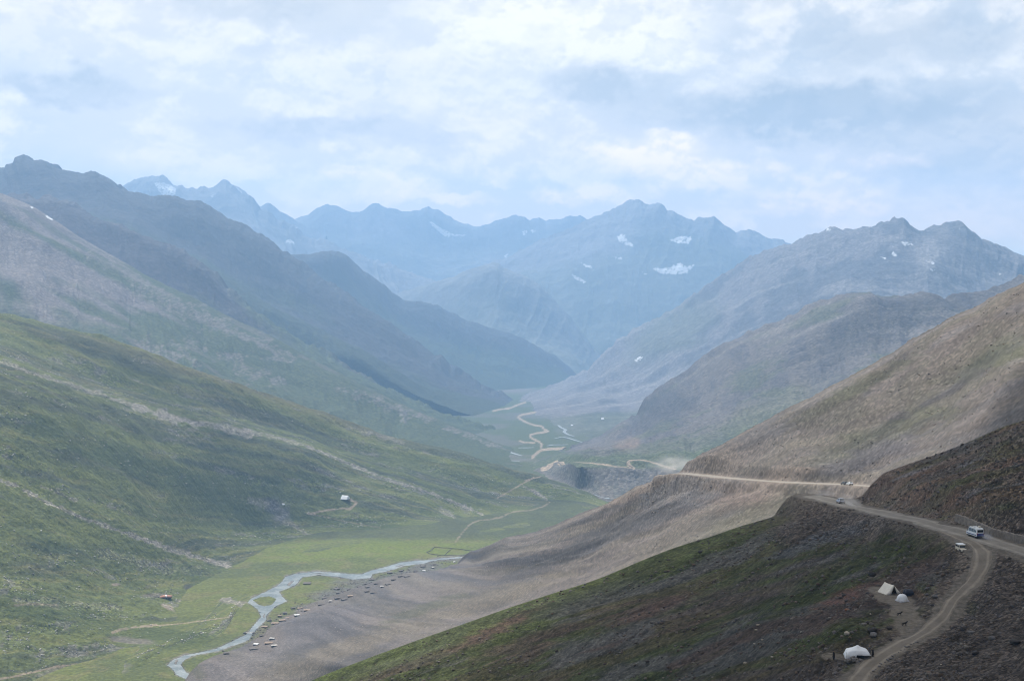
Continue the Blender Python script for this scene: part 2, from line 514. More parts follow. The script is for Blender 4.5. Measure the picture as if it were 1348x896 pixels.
k = in_poly(s.px, s.py, [(62, 262), (100, 272), (240, 340), (300, 392), (330, 410), (290, 400), (230, 368), (140, 330), (95, 300)])
s.color = mixc(s.color, (0.052, 0.046, 0.050), k * 0.8)
s.stone[:] = 0.25

flank = loft('mountain_flank', [
    dlin([(-180, 225), (-80, 238), (0, 253.6), (20, 262), (43.5, 272), (67, 287), (90, 302), (114, 317), (140.6, 332), (167, 347), (194, 362.5), (217.6, 374), (251, 389), (284.5, 407.6), (318, 424), (351.5, 439.5), (385, 458), (418.5, 476), (460, 497), (500, 517), (540, 536), (580, 553), (620, 569), (655, 583), (690, 592), (740, 606)], 3600, 3330),
    dlin([(-180, 310), (0, 330), (70, 360), (150, 405), (250, 450), (340, 490), (420, 525), (500, 555), (580, 580), (650, 598), (740, 615)], 3150, 3050),
    dlin([(-180, 400), (0, 420), (100, 450), (200, 485), (320, 530), (420, 565), (520, 592), (600, 608), (680, 622), (740, 632)], 2720, 2760),
    dlin([(-180, 520), (0, 520), (200, 560), (400, 620), (560, 650), (740, 680)], 2400, 2500)], 1000, [170, 160, 50], back=(160, -110))
relief(flank, 9, 200, 83, ribs=10, riblam=(90, 420), jag=1.6, jaglam=30)
s = flank; base(s, (0.160, 0.140, 0.133))
n1 = sfbm(s.U / 420, s.V / 60, 5, 84); n2 = fbm(s.U / 170, s.V / 150, 6, 85); n3 = sfbm(s.U / 45, s.V / 200, 5, 86)
s.color = mixc(s.color, (0.092, 0.084, 0.087), sstep(-0.1, 0.6, 0.45 * n3 + 0.7 * n2))
gl = sstep(360, 440, s.py + 55 * n2 - 0.10 * s.px + 25 * n3)
gl = np.maximum(gl, sstep(0.28, 0.42, s.u + 0.13 * n1 + 0.08 * n2 + 0.04 * s.row))
s.color = mixc(s.color, (0.055, 0.072, 0.030), gl * 0.93)
k = sstep(0.18, 0.6, n1 + 0.4 * n2 - 0.1) * gl
s.color = mixc(s.color, (0.125, 0.112, 0.100), k * 0.55 * sstep(-0.2, 0.4, n3))
for poly, w in (([(120, 330), (170, 362), (232, 400), (300, 430), (340, 452), (380, 470)], 6), ([(190, 390), (240, 412), (300, 435)], 7),
                ([(445, 510), (470, 521), (500, 532), (540, 552)], 4), ([(480, 517), (520, 535), (560, 553)], 3), ([(170, 445), (210, 463), (240, 480)], 7),
                ([(225, 450), (262, 480)], 3.5), ([(245, 448), (270, 462)], 3.5), ([(290, 470), (330, 492), (370, 505)], 7), ([(540, 540), (600, 566), (660, 588)], 3)):
    roads_on(s, poly, w, (0.165, 0.147, 0.135), 0.75, seed=87, rag=1.6, brk=0.85)
s.color = mixc(s.color, SNOW, in_poly(s.px, s.py, [(59, 283), (64, 283), (70, 288), (69, 290), (62, 287)]).astype(np.float32))
s.color = mixc(s.color, SNOW, in_poly(s.px, s.py, [(40, 271.5), (44, 272.5), (43, 275), (41, 274)]).astype(np.float32))
s.stone[:] = 0.28

# ---------------------------------------------------------------- right side of the valley
east = loft('mountain_massif', [
    dlin([(1560, 455), (1480, 410), (1420, 378), (1375, 352), (1348, 339), (1326.5, 330), (1300, 320), (1283, 310), (1269.6, 298.6), (1258, 291), (1248, 292), (1239.5, 294), (1219, 301), (1210, 303), (1201, 302.6), (1193, 298), (1186, 293), (1181, 288), (1177.5, 286), (1170, 291), (1162.5, 293.6), (1146, 298), (1132, 301), (1120, 302), (1105.6, 303), (1098, 300), (1090.5, 301), (1075, 306), (1058.7, 313), (1045, 320), (1025, 325.4), (998, 334), (971.6, 347), (945, 364), (918, 384), (898, 400), (868.5, 417.5), (835, 434), (811.6, 447.6), (795, 464), (771.4, 488), (751, 498)], 5600, 6700) + [(718, 509.5, 6300), (697, 518, None, 4), (684, 523, None, -4), (640, 540, None, -30)],
    dlin([(1560, 520), (1420, 440), (1300, 380), (1220, 350), (1140, 350), (1060, 365), (990, 390), (920, 430), (860, 462), (810, 492), (770, 508)], 5100, 6000) + [(735, 520, 5600), (703, 529, None, 2), (640, 545, None, -30)],
    dlin([(1560, 560), (1300, 470), (1150, 440), (1050, 450), (960, 480), (880, 510), (810, 530)], 4650, 5100) + [(760, 539, 4700), (715, 545, None, 2), (640, 560, None, -30)],
    [(1560, 600, 4250), (1300, 540, 4300), (1100, 520, 4350), (980, 540, 4300), (880, 558, 4150), (800, 560, 3950), (752, 560, None, 3), (730, 562, None, -2), (640, 575, None, -30)],
    [(1560, 680, 3900), (1300, 640, 3900), (1000, 610, 3850), (880, 590, 3700), (800, 580, None, 2), (765, 578, None, -4), (640, 590, None, -30)]], 940, [130, 130, 70, 30], back=(350, -260), jag=(0,))
relief(east, 24, 300, 93, ribs=16, riblam=(200, 800), jag=14, jaglam=40)
s = east; base(s, (0.140, 0.129, 0.131))
n1 = sfbm(s.U / 90, s.V / 420, 5, 94); n2 = fbm(s.U / 330, s.V / 260, 6, 95); n4 = sfbm(s.U / 500, s.V / 60, 4, 98)
s.color = mixc(s.color, (0.080, 0.078, 0.084), sstep(-0.15, 0.5, 0.5 * n1 + 0.8 * n2))
s.color = mixc(s.color, (0.215, 0.198, 0.190), sstep(0.2, 0.7, n4 + 0.2 * n1) * 0.6)
s.color = mixc(s.color, (0.072, 0.088, 0.045), blot(s, 880, 440, 60, 26, -0.5, seed=96) * 0.5)
s.color = mixc(s.color, (0.072, 0.088, 0.045), sstep(2.2, 3.0, s.row + 0.5 * n2) * 0.6)
s.color = mixc(s.color, (0.066, 0.066, 0.072), blot(s, 1260, 345, 70, 40, 0.2, seed=97) * 0.5)
s.color = mixc(s.color, (0.22, 0.205, 0.2), blot(s, 1222, 335, 18, 20, 0.3, seed=99) * 0.7)
for poly in ([(1186, 318), (1203, 321), (1197, 324), (1190, 323)], [(1173, 331), (1176, 330), (1180, 336), (1176, 337)], [(1158, 337), (1168, 340), (1166, 342)],
             [(1219, 343), (1230, 345), (1228, 348)], [(1224, 354), (1230, 355), (1227, 357)], [(1175, 324), (1177, 325), (1176, 328)], [(1314, 359), (1317, 360), (1316, 362)],
             [(835, 473), (846, 469), (846, 471), (837, 476)], [(1088, 300), (1094, 301.5), (1092, 304), (1088, 303)], [(1262, 299), (1265, 300), (1264, 303)], [(773, 478), (780, 477), (776, 481)]):
    nz = fbm(s.px / 2.5, s.py / 2.5, 4, 99) * 1.4
    s.color = mixc(s.color, SNOW, in_poly(s.px + nz, s.py + nz, poly) * sstep(-0.7, -0.2, fbm(s.px / 2.2, s.py / 1.2, 3, 98)))
s.stone[:] = 0.3

spur = loft('mountain_spur', [
    dlin([(1560, 300), (1450, 330), (1348, 362), (1330, 370.6), (1300, 382), (1283, 384), (1266, 387), (1252, 390), (1243, 393), (1233, 391), (1224, 387), (1216, 385), (1205, 386), (1192, 388.5), (1176, 389), (1160, 389), (1146, 389), (1137, 384), (1124, 384.5), (1112, 386.7), (1085.5, 394), (1058.7, 404), (1032, 421), (1008.5, 427.5), (985, 437), (965, 446), (931.5, 464), (898, 489.5), (877, 504.5), (861, 513.5), (852, 521), (845.5, 529), (838, 544), (828, 552), (810, 560), (790, 574)], 3000, 3600) + [(762, 585, None, 3), (738, 592, None, 0), (700, 600, None, -8)],
    dlin([(1560, 380), (1348, 440), (1230, 460), (1150, 470), (1060, 490), (980, 520), (920, 545), (880, 562), (840, 578), (800, 587)], 2620, 2940) + [(765, 593, None, 8), (738, 598, None, 0), (695, 604, None, -8)],
    [(1560, 470, 2150), (1300, 520, 2250), (1150, 545, 2350), (1050, 565, 2420), (960, 585, 2470), (900, 596, 2500), (840, 598, 2520), (800, 600, 2535), (775, 602, 2560), (735, 605, None, 12), (690, 612, None, -3)],
    [(1560, 540, 2000), (1300, 580, 2080), (1150, 600, 2180), (1050, 608, 2270), (960, 613, 2350), (900, 614, 2390), (840, 613, 2440), (800, 613, 2455), (765, 614.5, 2450), (730, 615, None, 10), (690, 617, None, -3)],
    [(1560, 680, 1900), (1300, 680, 1990), (1150, 676, 2080), (1050, 672, 2160), (960, 672, 2190), (900, 668, 2240), (840, 662, 2285), (800, 657, None, 1), (760, 642, None, 0), (725, 630, None, 0), (690, 621, None, -4)],
    [(1560, 800, 1700), (1300, 780, 1850), (1050, 740, 1960), (900, 710, 2050), (800, 690, None, -14), (720, 660, None, -14), (670, 640, None, -10)]], 980, [170, 120, 40, 80, 20], back=(200, -150), jag=(0,))
relief(spur, 7, 150, 103, ribs=8, riblam=(80, 420), jag=6, jaglam=26)
s = spur; base(s, (0.110, 0.099, 0.093))
n1 = sfbm(s.U / 340, s.V / 45, 5, 104); n2 = fbm(s.U / 140, s.V / 110, 6, 105); n3 = sfbm(s.U / 45, s.V / 210, 5, 106)
s.color = mixc(s.color, (0.080, 0.074, 0.076), sstep(-0.1, 0.6, n3 + 0.3 * n2))
s.color = mixc(s.color, (0.19, 0.17, 0.155), sstep(0.25, 0.7, n1 - 0.1 * s.row) * 0.55)
s.color = mixc(s.color, (0.070, 0.080, 0.046), sstep(0.15, 0.7, n2 + 0.45 * n1 + 0.22 * (s.row - 1.0)) * 0.65)
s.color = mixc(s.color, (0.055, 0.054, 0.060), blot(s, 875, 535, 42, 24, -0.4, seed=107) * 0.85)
s.color = mixc(s.color, (0.095, 0.100, 0.055), blot(s, 1010, 545, 80, 22, -0.45, seed=108) * 0.55)
s.color = mixc(s.color, (0.068, 0.088, 0.038), (sstep(1.7, 2.2, s.row) * (1 - sstep(3.0, 3.25, s.row))) * 0.75)
k = sstep(3.05, 3.3, s.row)
s.color = mixc(s.color, (0.115, 0.108, 0.098), k * 0.7)
s.color = mixc(s.color, (0.15, 0.13, 0.115), k * sstep(0.1, 0.5, n3) * 0.6)
s.color = mixc(s.color, (0.16, 0.12, 0.095), blot(s, 828, 583, 16, 8, -0.2, seed=109) * 0.8)
s.stone[:] = 0.4
FAR_ROADS = [([(888, 617), (880, 615), (865, 610), (852, 606.5), (842, 605), (836, 605.5), (829, 606), (826.5, 609), (829, 612), (834, 615), (834.5, 617.5)], 1.6),
             ([(834, 616), (812, 614), (800, 611.5), (790, 610.5), (780, 609), (770, 608.5), (757, 608), (749, 610), (741, 613), (735, 613.5)], 1.3),
             ([(742, 605), (737, 607), (729, 610), (724, 613), (719, 617), (714, 618)], 2.0)]
for poly, w in FAR_ROADS:
    roads_on(s, poly, w * 1.25, (0.34, 0.27, 0.20), 0.95, seed=110, rag=0.25)

# ---------------------------------------------------------------- valley floor
rr = []
for py in (490, 500, 515, 535, 560, 590, 620, 660, 710, 770, 840, 920, 1030):
    rr.append([(px, py) for px in (-500, 0, 300, 600, 900, 1200, 1600)])
valley = loft('valley_floor', rr, 900, [14, 26, 34, 42, 50, 40, 40, 60, 70, 80, 90, 60])
RIVER_OUT = [(247, 905), (247, 896), (244, 893), (232, 887), (226, 879), (220, 875), (225, 869), (241, 862), (263.6, 858), (284.5, 853), (302, 845), (319, 836.6), (325, 833.5), (330, 827), (338, 818), (343.4, 811), (340, 802), (331.7, 795.5), (323, 790.5), (322, 789), (330, 787), (350, 778), (364, 771), (372, 764), (376, 758), (394, 753.6), (418, 751.6), (442, 753), (462, 755), (476, 755), (490, 750), (506, 746), (526, 740), (549, 737.3), (567, 736.4), (580, 734.2), (596, 733), (612, 731.5),
             (625, 729.5), (625, 731.5), (612, 733.2), (598, 734.8), (580, 736), (568, 738), (558, 741), (549, 742), (531, 744.5), (522, 747.5), (509, 751.5), (490, 755), (488, 760), (466, 762), (446, 759), (420, 756.2), (398, 759), (390, 769), (376, 775), (367, 778), (371, 784), (378, 790), (376, 791.5), (368.4, 794.7), (360.6, 799), (355, 805), (351, 810), (350.5, 815), (341, 824), (335.6, 830.6), (330, 837), (328, 841), (312, 848), (288, 856), (267, 860), (253, 862.5), (242.7, 868), (237.5, 874), (241, 877.5), (246, 884.5), (258, 891.5), (263, 896), (266, 905)]
ISLAND = [(332.5, 789), (343, 785), (356, 784.5), (364, 788), (358, 795), (348, 797), (340, 795)]
BARS = [[(408, 754.6), (420, 753.6), (434, 754.6), (421, 755.3)], [(377, 769.5), (383, 764.5), (387, 764.0), (381, 770)], [(299, 851.4), (307, 848.8), (310, 849.4), (302, 852.4)], [(519, 745.6), (528, 742.8), (534, 742.3), (526, 745)], [(229, 872), (232, 867), (234.5, 868), (232, 874)], [(346, 812), (347.5, 807), (349, 807), (348.6, 812)]]
s = valley
s.P = np.stack([pt(a, b) for a, b in zip(s.px.ravel(), s.py.ravel())]).reshape(s.P.shape)
s.refresh()
fl = 1.0 * fbm(s.P[..., 0] / 70, s.P[..., 1] / 70, 5, 120)
dr, _ = seg_dist(s.px, s.py, RIVER_OUT, 40)
wet = in_poly(s.px, s.py, RIVER_OUT) & ~in_poly(s.px, s.py, ISLAND)
bars = np.zeros(wet.shape, bool)
for bp_ in BARS: bars |= in_poly(s.px, s.py, bp_)
wet &= ~bars
fl = fl * sstep(1, 14, dr) + 0.15
s.P[..., 2] += np.where(wet, -0.9, fl)
base(s, GRASS2)
n2 = fbm(s.P[..., 0] / 60, s.P[..., 1] / 60, 6, 121); n3 = fbm(s.P[..., 0] / 18, s.P[..., 1] / 25, 4, 122)
s.color = mixc(s.color, GRASS, sstep(-0.3, 0.4, n2))
s.color = mixc(s.color, (0.125, 0.152, 0.030), blot(s, 480, 724, 130, 13, -0.03, seed=123) * 0.85)
s.color = mixc(s.color, DRY, sstep(0.2, 0.7, n3 - 0.3 * n2) * 0.45)
far = sstep(2400, 3200, s.P[..., 1])
toe = sstep(712, 704, s.py + 3 * n2)
s.color = mixc(s.color, lerp(np.array(GRASS), np.array(HEATH_SHADE), 0.55), toe * 0.9)
s.color = mixc(s.color, HEATH_SHADE, toe * sstep(-0.1, 0.5, n3 + 0.5 * n2) * 0.7)
s.color = mixc(s.color, (0.066, 0.084, 0.04), far * 0.8)
s.color = mixc(s.color, (0.115, 0.105, 0.10), far * sstep(0.05, 0.5, fbm(s.P[..., 0] / 160, s.P[..., 1] / 260, 5, 124)) * 0.6)
s.color = mixc(s.color, (0.15, 0.135, 0.12), (1 - sstep(0, 2.2, dr)) * (~wet) * 0.55 * (1 - far))
s.color = mixc(s.color, (0.13, 0.12, 0.11), wet * 1.0)
s.color = mixc(s.color, (0.20, 0.185, 0.17), bars * 1.0)
s.color = mixc(s.color, (0.19, 0.17, 0.15), (1 - sstep(0, 3.5, dr)) * (~wet) * sstep(0.0, 0.4, fbm(s.px / 9, s.py / 5, 3, 126)) * 0.8)
s.color = mixc(s.color, (0.115, 0.105, 0.075), blot(s, 345, 838, 50, 16, -0.6, seed=125) * 0.6)
s.color = mixc(s.color, GREY, blot(s, 450, 785, 60, 14, -0.35, seed=126, rough=1.0) * 0.75)
s.color = mixc(s.color, GREY, blot(s, 545, 752, 50, 8, -0.25, seed=127, rough=1.0) * 0.75)
s.color = mixc(s.color, (0.13, 0.125, 0.12), blot(s, 760, 555, 34, 20, 0.2, seed=128, rough=1.0) * 0.6)
s.color = mixc(s.color, (0.15, 0.135, 0.13), blot(s, 650, 600, 50, 5, 0.1, seed=129, rough=1.0) * 0.6)
s.color = mixc(s.color, (0.14, 0.115, 0.10), blot(s, 672, 512, 34, 5, 0.08, seed=130) * 0.8)
s.stone[:] = 0.2
VALLEY_ROADS = [([(724, 539.5), (716, 540.5), (706, 542), (695, 544.5), (684, 547), (682.5, 549), (685, 552), (693, 556), (701, 559), (711, 560.5), (714, 562), (716, 565), (722, 567.5), (715, 569), (706, 570.5), (698, 572.5), (697.5, 575), (704, 579), (710, 582), (713.5, 585), (713, 589)], 1.0),
                ([(743, 590), (728, 590.5), (714, 592), (708, 595), (704, 599), (700.5, 602)], 1.4),
                ([(649, 541), (657, 539), (672, 537), (680, 533.5), (691, 529.5)], 0.9), ([(704, 583), (690, 582.5), (684, 580.5)], 0.8)]
for poly, w in VALLEY_ROADS:
    roads_on(s, poly, w * 1.4, (0.33, 0.26, 0.20), 0.9, seed=131, rag=0.3)
roads_on(s, [(600, 713), (606, 705), (612, 697), (618, 690), (632, 684.5), (648, 682), (660, 680), (668, 676), (676, 673), (700, 671), (716, 666), (724, 661)], 0.9, (0.25, 0.20, 0.15), 0.6, seed=142, rag=0.8)
roads_on(s, [(690, 640), (708, 650), (720, 657)], 2, (0.2, 0.18, 0.16), 0.6, seed=143, rag=0.9)
BRAIDS = [([(745, 551.5), (740, 553), (748, 555)], 1.2), ([(735, 560), (738, 563), (745, 566), (742, 569), (748, 572.5), (755, 574.5)], 1.1), ([(730, 577.5), (740, 575.5), (748, 577), (757, 580), (766, 582.5)], 1.0),
          ([(720, 587.5), (728, 586), (740, 586), (748, 585.5)], 1.2), ([(668, 593), (672, 596), (680, 598.5), (687, 600.5)], 1.2), ([(682, 590), (692, 590), (703, 589.5)], 1.3), ([(654, 605), (668, 607), (684, 607.5)], 1.0),
          ([(752, 560), (757, 562), (766, 560)], 0.9), ([(649, 609.5), (660, 611), (668, 613)], 1.0), ([(784, 652), (794, 655), (802, 657.5)], 1.6), ([(628, 589), (634, 590)], 0.9)]

# ---------------------------------------------------------------- green slope on the left bank
green = loft('green_hillside', [
    [(-200, 345, 1800), (-100, 382, 1870), (0, 410, 1950), (22, 414.5, 1965), (51, 422, 1985), (89, 432, 2010), (129.5, 441, 2038), (161, 452.5, 2060), (192, 462.5, 2085), (223, 473.7, 2110), (245, 482.6, 2132), (272, 491.5, 2160), (300, 499.5, 2190), (329, 510, 2222), (367, 523.7, 2270), (412, 538, 2310), (456, 552.7, 2340), (496, 567, 2360), (541, 579, 2375), (579, 588.4, 2385), (613.7, 598, 2390), (647, 608, 2395), (683, 620, 2395), (712, 627, 2390), (741, 635, 2380), (772, 646, 2355), (790, 655.5, 2330), (802, 662, None), (835, 680, None, -12)],
    [(-200, 400, 1730), (0, 455, 1800), (100, 490, 1860), (214, 528, 1970), (329, 555, 2120), (434, 588, 2210), (568, 630, 2255), (660, 655, 2262), (740, 661, 2270), (790, 670, None), (830, 690, None, -14)],
    [(-200, 420, 1600), (0, 476, 1650), (67, 498, 1705), (138, 520.5, 1785), (214, 545, 1880), (329, 568, 2050), (407, 588, 2120), (470, 615, 2150), (534, 637.5, 2160), (568, 649, 2165), (614, 667, 2160), (645, 683, 2085), (700, 688, None), (760, 690, None, -8), (800, 700, None, -14)],
    [(-200, 600, 1340), (0, 640, 1400), (100, 665, 1470), (200, 690, 1580), (280, 698, 1740), (350, 702, 1860), (420, 701, 1930), (480, 700, 1950), (560, 696, 1985), (620, 695, 1993), (660, 695, None), (700, 700, None, -2), (740, 710, None, -12)],
    [(-200, 720, 1200), (0, 750, 1265), (100, 768, 1335), (200, 775, 1440), (280, 765, 1570), (350, 735, 1725), (420, 718, None, 0.5), (480, 712, None, -0.5), (560, 712, None, -2), (600, 714, None, -4), (660, 715, None, -12)],
    [(-200, 850, 1080), (0, 860, 1135), (100, 854, 1192), (165, 848, 1240), (222, 838, None, 1.2), (272, 814, None, 1.0), (292, 790, None, 0.6), (330, 768, None, -0.8), (372, 752, None, -3), (480, 733, None, -7), (600, 730, None, -14)],
    [(-200, 1010, 960), (0, 990, 1000), (100, 930, 1082), (160, 890, None, 1.0), (206, 868, None, 0.4), (255, 853, None, 0.0), (294, 835, None, -0.4), (310, 812, None, -0.8), (345, 787, None, -3), (560, 755, None, -16)],
    [(-200, 1200, 860), (0, 1150, 900), (120, 1000, None, -8), (190, 920, None, -8), (240, 885, None, -8), (290, 868, None, -8), (340, 846, None, -9), (380, 815, None, -10), (430, 790, None, -12), (580, 770, None, -20)]],
    1150, [60, 50, 190, 130, 130, 110, 30], back=(150, -110))
relief(green, 3.2, 90, 133, footh=10, ribs=1.6, riblam=(60, 300), jag=0.8, jaglam=20)
_h = green.P[..., 2] - floor_z(green.P[..., 1])
green.P[..., 2] += (0.5 * fbm(green.U / 22, green.V / 12, 4, 139) + 2.6 * fbm(green.P[..., 0] / 42, green.P[..., 1] / 30, 4, 149)) * sstep(0.2, 7, _h)
green.refresh()
s = green; base(s, GRASS)
n1 = sfbm(s.U / 260, s.V / 26, 5, 134); n2 = fbm(s.U / 110, s.V / 70, 6, 135); n3 = sfbm(s.U / 60, s.V / 9, 4, 136); n4 = fbm(s.U / 14, s.V / 12, 4, 137)
s.color = mixc(s.color, HEATH_SHADE, sstep(-0.05, 0.5, n1 + 0.35 * n2 + 0.12 * (2.0 - s.row)))  # this darker tone also paints soft shade bands into the slope
s.color = mixc(s.color, GRASS2, sstep(0.0, 0.6, -n1 * 0.7 + 0.5 * n3 + 0.1 * (s.row - 2)) * 0.8)
s.color = mixc(s.color, DRY, sstep(0.25, 0.7, n3 + 0.3 * n2) * 0.35)
s.color = mixc(s.color, (0.13, 0.112, 0.045), (1 - sstep(0.0, 0.30, np.abs(s.row - 0.12))) * sstep(0.25, 0.42, s.u) * (1 - sstep(0.6, 0.75, s.u)) * 0.55)
cl = sstep(0.1, 0.55, fbm(s.U / 70, s.V / 22, 5, 138) + 0.25 * n2)                       # where stones gather
s.color = mixc(s.color, (0.14, 0.13, 0.118), cl * sstep(0.1, 0.5, n4) * 0.6)
s.stone = (0.18 + 0.22 * cl).astype(np.float32)
for poly, w, t in (([(-60, 448), (0, 476), (27, 485), (67, 498), (100, 508), (138, 520.5), (179, 534), (214, 545), (260, 556), (300, 560), (329, 568), (358, 575), (387, 582), (407, 588)], 2.6, 0.55),
                   ([(180, 537), (240, 553), (300, 566), (330, 572)], 5.5, 0.75), ([(407, 588), (434, 599.6), (470, 615), (501, 627.5), (534, 637.5), (568, 648.7), (591, 658), (614, 667), (634, 676), (645, 683), (660, 690)], 2.2, 0.8),
                   ([(2, 633), (24, 640), (50, 655), (100, 678), (150, 696), (190, 710), (235, 726), (270, 736), (305, 746)], 2.8, 0.8), ([(170, 703), (230, 724), (300, 744)], 4.0, 0.5),
                   ([(55, 640), (100, 658)], 2.6, 0.6), ([(330, 655), (352, 664), (376, 685), (398, 700)], 5, 0.5), ([(355, 662), (378, 676)], 7, 0.75),
                   ([(40, 790), (110, 795), (160, 800)], 5, 0.25), ([(130, 725), (200, 745), (300, 760)], 6, 0.25), ([(255, 783), (290, 787), (322, 796)], 4.5, 0.8), ([(20, 788), (50, 795), (75, 797)], 4, 0.6),
                   ([(575, 668), (595, 678)], 3.5, 0.5), ([(690, 640), (712, 652)], 1.5, 0.6), ([(455, 560), (530, 582)], 3, 0.35), ([(700, 644), (708, 650), (720, 657)], 2, 0.7)):
    k = roads_on(s, poly, w, (0.235, 0.21, 0.188), t, seed=140, rag=0.8, brk=0.3)
    s.stone = np.maximum(s.stone, k * 0.6)
s.color = s.color * 1.10
s.color = mixc(s.color, SLATE, blot(s, 366, 672, 18, 12, 0.5, seed=141, rough=1) * 0.8)
PATHS = [([(600, 713), (606, 705), (612, 697), (618, 690), (632, 684.5), (648, 682), (660, 680), (668, 676), (676, 673), (700, 671), (716, 666), (724, 661)], 1.0), ([(405, 676), (420, 673), (436, 670.5), (450, 669), (462, 669)], 1.6),
         ([(405, 676), (425, 679), (450, 685), (475, 690), (500, 694)], 1.0), ([(655, 655), (690, 635), (703, 628)], 0.9), ([(148, 832), (160, 828), (195, 823), (206, 822)], 1.7), ([(0, 893), (40, 885), (80, 876), (110, 873), (150, 866), (182, 854)], 1.6),
         ([(455, 655), (470, 661), (462, 668)], 1.8), ([(20, 796), (50, 794), (75, 796)], 1.5), ([(205, 823), (240, 820), (300, 812), (330, 803)], 0.8), ([(690, 632), (712, 627)], 0.8)]
for poly, w in PATHS:
    roads_on(s, poly, w, (0.27, 0.215, 0.16), 0.85, seed=142, rag=0.6)
for cx, cy, rx, ry, ro, c in ((244, 791, 9, 2.6, 0.05, (0.30, 0.24, 0.19)), (222, 799, 9, 3, 0.45, (0.26, 0.21, 0.17)), (152, 769, 6, 2, 0, (0.24, 0.19, 0.15)), (100, 880, 45, 6, -0.15, (0.16, 0.15, 0.10)), (140, 882, 38, 7, -0.2, (0.15, 0.14, 0.12)), (170, 842, 30, 4, 0.1, (0.16, 0.14, 0.12)), (248, 772, 6, 3.5, 0, (0.06, 0.06, 0.055)), (204, 783, 14, 3, 0, (0.17, 0.15, 0.12))):
    s.color = mixc(s.color, c, blot(s, cx, cy, rx, ry, ro, seed=143, soft=0.35) * 0.85)
for cx, cy, rx, ry, ro in ((60, 802, 70, 15, 0.1), (230, 838, 60, 10, 0.05), (280, 760, 50, 9, 0.15), (60, 715, 60, 12, 0.35), (210, 880, 40, 10, 0.1), (300, 668, 70, 12, 0.5), (480, 690, 90, 8, 0.1), (150, 600, 130, 16, 0.35)):
    s.color = mixc(s.color, (0.040, 0.058, 0.022), blot(s, cx, cy, rx, ry, ro, seed=144 + int(cx), soft=0.6, rough=0.9) * 0.6)  # soft dark patches, more of the slope's shade put into its colour

# ---------------------------------------------------------------- scree spur on the right bank
scree = loft('scree_hillside', [
    [(1560, 250, 620), (1500, 285, 640), (1420, 332, 670), (1348, 372, 700), (1334, 379, 702), (1307, 391, 706), (1285, 403.5, 709), (1249, 419, 715), (1240, 426, 716), (1218, 437, 720), (1193, 451.5, 724), (1177.5, 462.7, 727), (1160, 471.6, 730), (1144, 482, 732), (1122, 494, 738), (1093, 508, 745), (1066, 524, 753), (1043, 533.5, 760), (1014, 550, 770), (992, 561, 777), (974, 571, 782), (952, 584, 788), (925, 597, 795), (905, 609, 800), (898, 619, 803), (887, 623, 806), (876, 625, 812), (858, 634, 830), (840, 639, 850), (822, 649.5, 880), (800, 662, 905), (763, 676, 960), (730, 690.6, 1030), (705, 699.5, 1090), (674, 706, 1180), (652, 716, 1310), (640, 720.5, 1430), (629, 725.5, 1570), (618, 731, None, 1), (560, 745, None, -35)],
    [(1560, 380, 500), (1500, 420, 520), (1348, 450, 590), (1250, 510, 620), (1140, 570, 645), (1040, 593, 695), (960, 628, 735), (890, 650, 775), (820, 685, 832), (740, 715, 925), (690, 728, 1020), (660, 733, 1120), (625, 741, 1400), (598, 743, None), (540, 760, None, -40)],
    [(1560, 500, 420), (1500, 520, 430), (1348, 548, 480), (1250, 590, 530), (1140, 634, 600), (1060, 650, 630), (980, 668, 665), (900, 695, 720), (820, 725, 790), (740, 750, 890), (670, 762, 1020), (620, 762, 1200), (580, 757, 1440), (550, 755, None), (490, 780, None, -45)],
    [(1560, 620, 385), (1500, 640, 400), (1300, 660, 440), (1130, 695, 500), (1060, 720, 525), (980, 740, 560), (900, 763, 610), (820, 785, 670), (740, 803, 745), (660, 817, 850), (580, 822, 990), (510, 812, 1170), (460, 800, 1330), (425, 797, None, 2), (395, 800, None, -1), (350, 830, None, -50)],
    [(1560, 700, 380), (1500, 720, 395), (1100, 760, 450), (950, 800, 500), (800, 850, 560), (680, 875, 640), (600, 882, 720), (500, 882, 850), (420, 865, 1010), (365, 846, 1190), (330, 849, None, 4), (308, 853, None, -1.2), (270, 880, None, -50)],
    [(1560, 880, 390), (1500, 900, 400), (1100, 900, 450), (950, 930, 500), (800, 960, 550), (600, 985, 680), (480, 965, 820), (380, 930, 980), (300, 904, 1068), (272, 894, None, 7), (249, 884, None, -1), (200, 920, None, -50)],
    [(1500, 1100, 380), (1100, 1150, 430), (800, 1200, 500), (500, 1200, 700), (300, 1100, 900), (200, 1000, None), (100, 1050, None, -50)]],
    1350, [110, 110, 150, 120, 60, 16], back=(70, -55, 20), jag=(0,))
g0 = scree
rock = fbm(g0.U / 40, g0.V / 30, 4, 150)
g0.P[..., 2] += np.where(g0.row < 0, 0, 1) * (1.6 * fbm(g0.U / 60, g0.V / 34, 3, 151) * sstep(0.0, 0.5, g0.row) + 0.8 * sfbm(g0.U / 120, g0.V / 20, 2, 152, 0.4) * sstep(0.0, 0.3, g0.row)
                 + 0.8 * np.maximum(0, fbm(g0.U / 9, g0.V / 5, 3, 154)) * np.exp(-np.abs(g0.row) * 8))
g0.refresh()

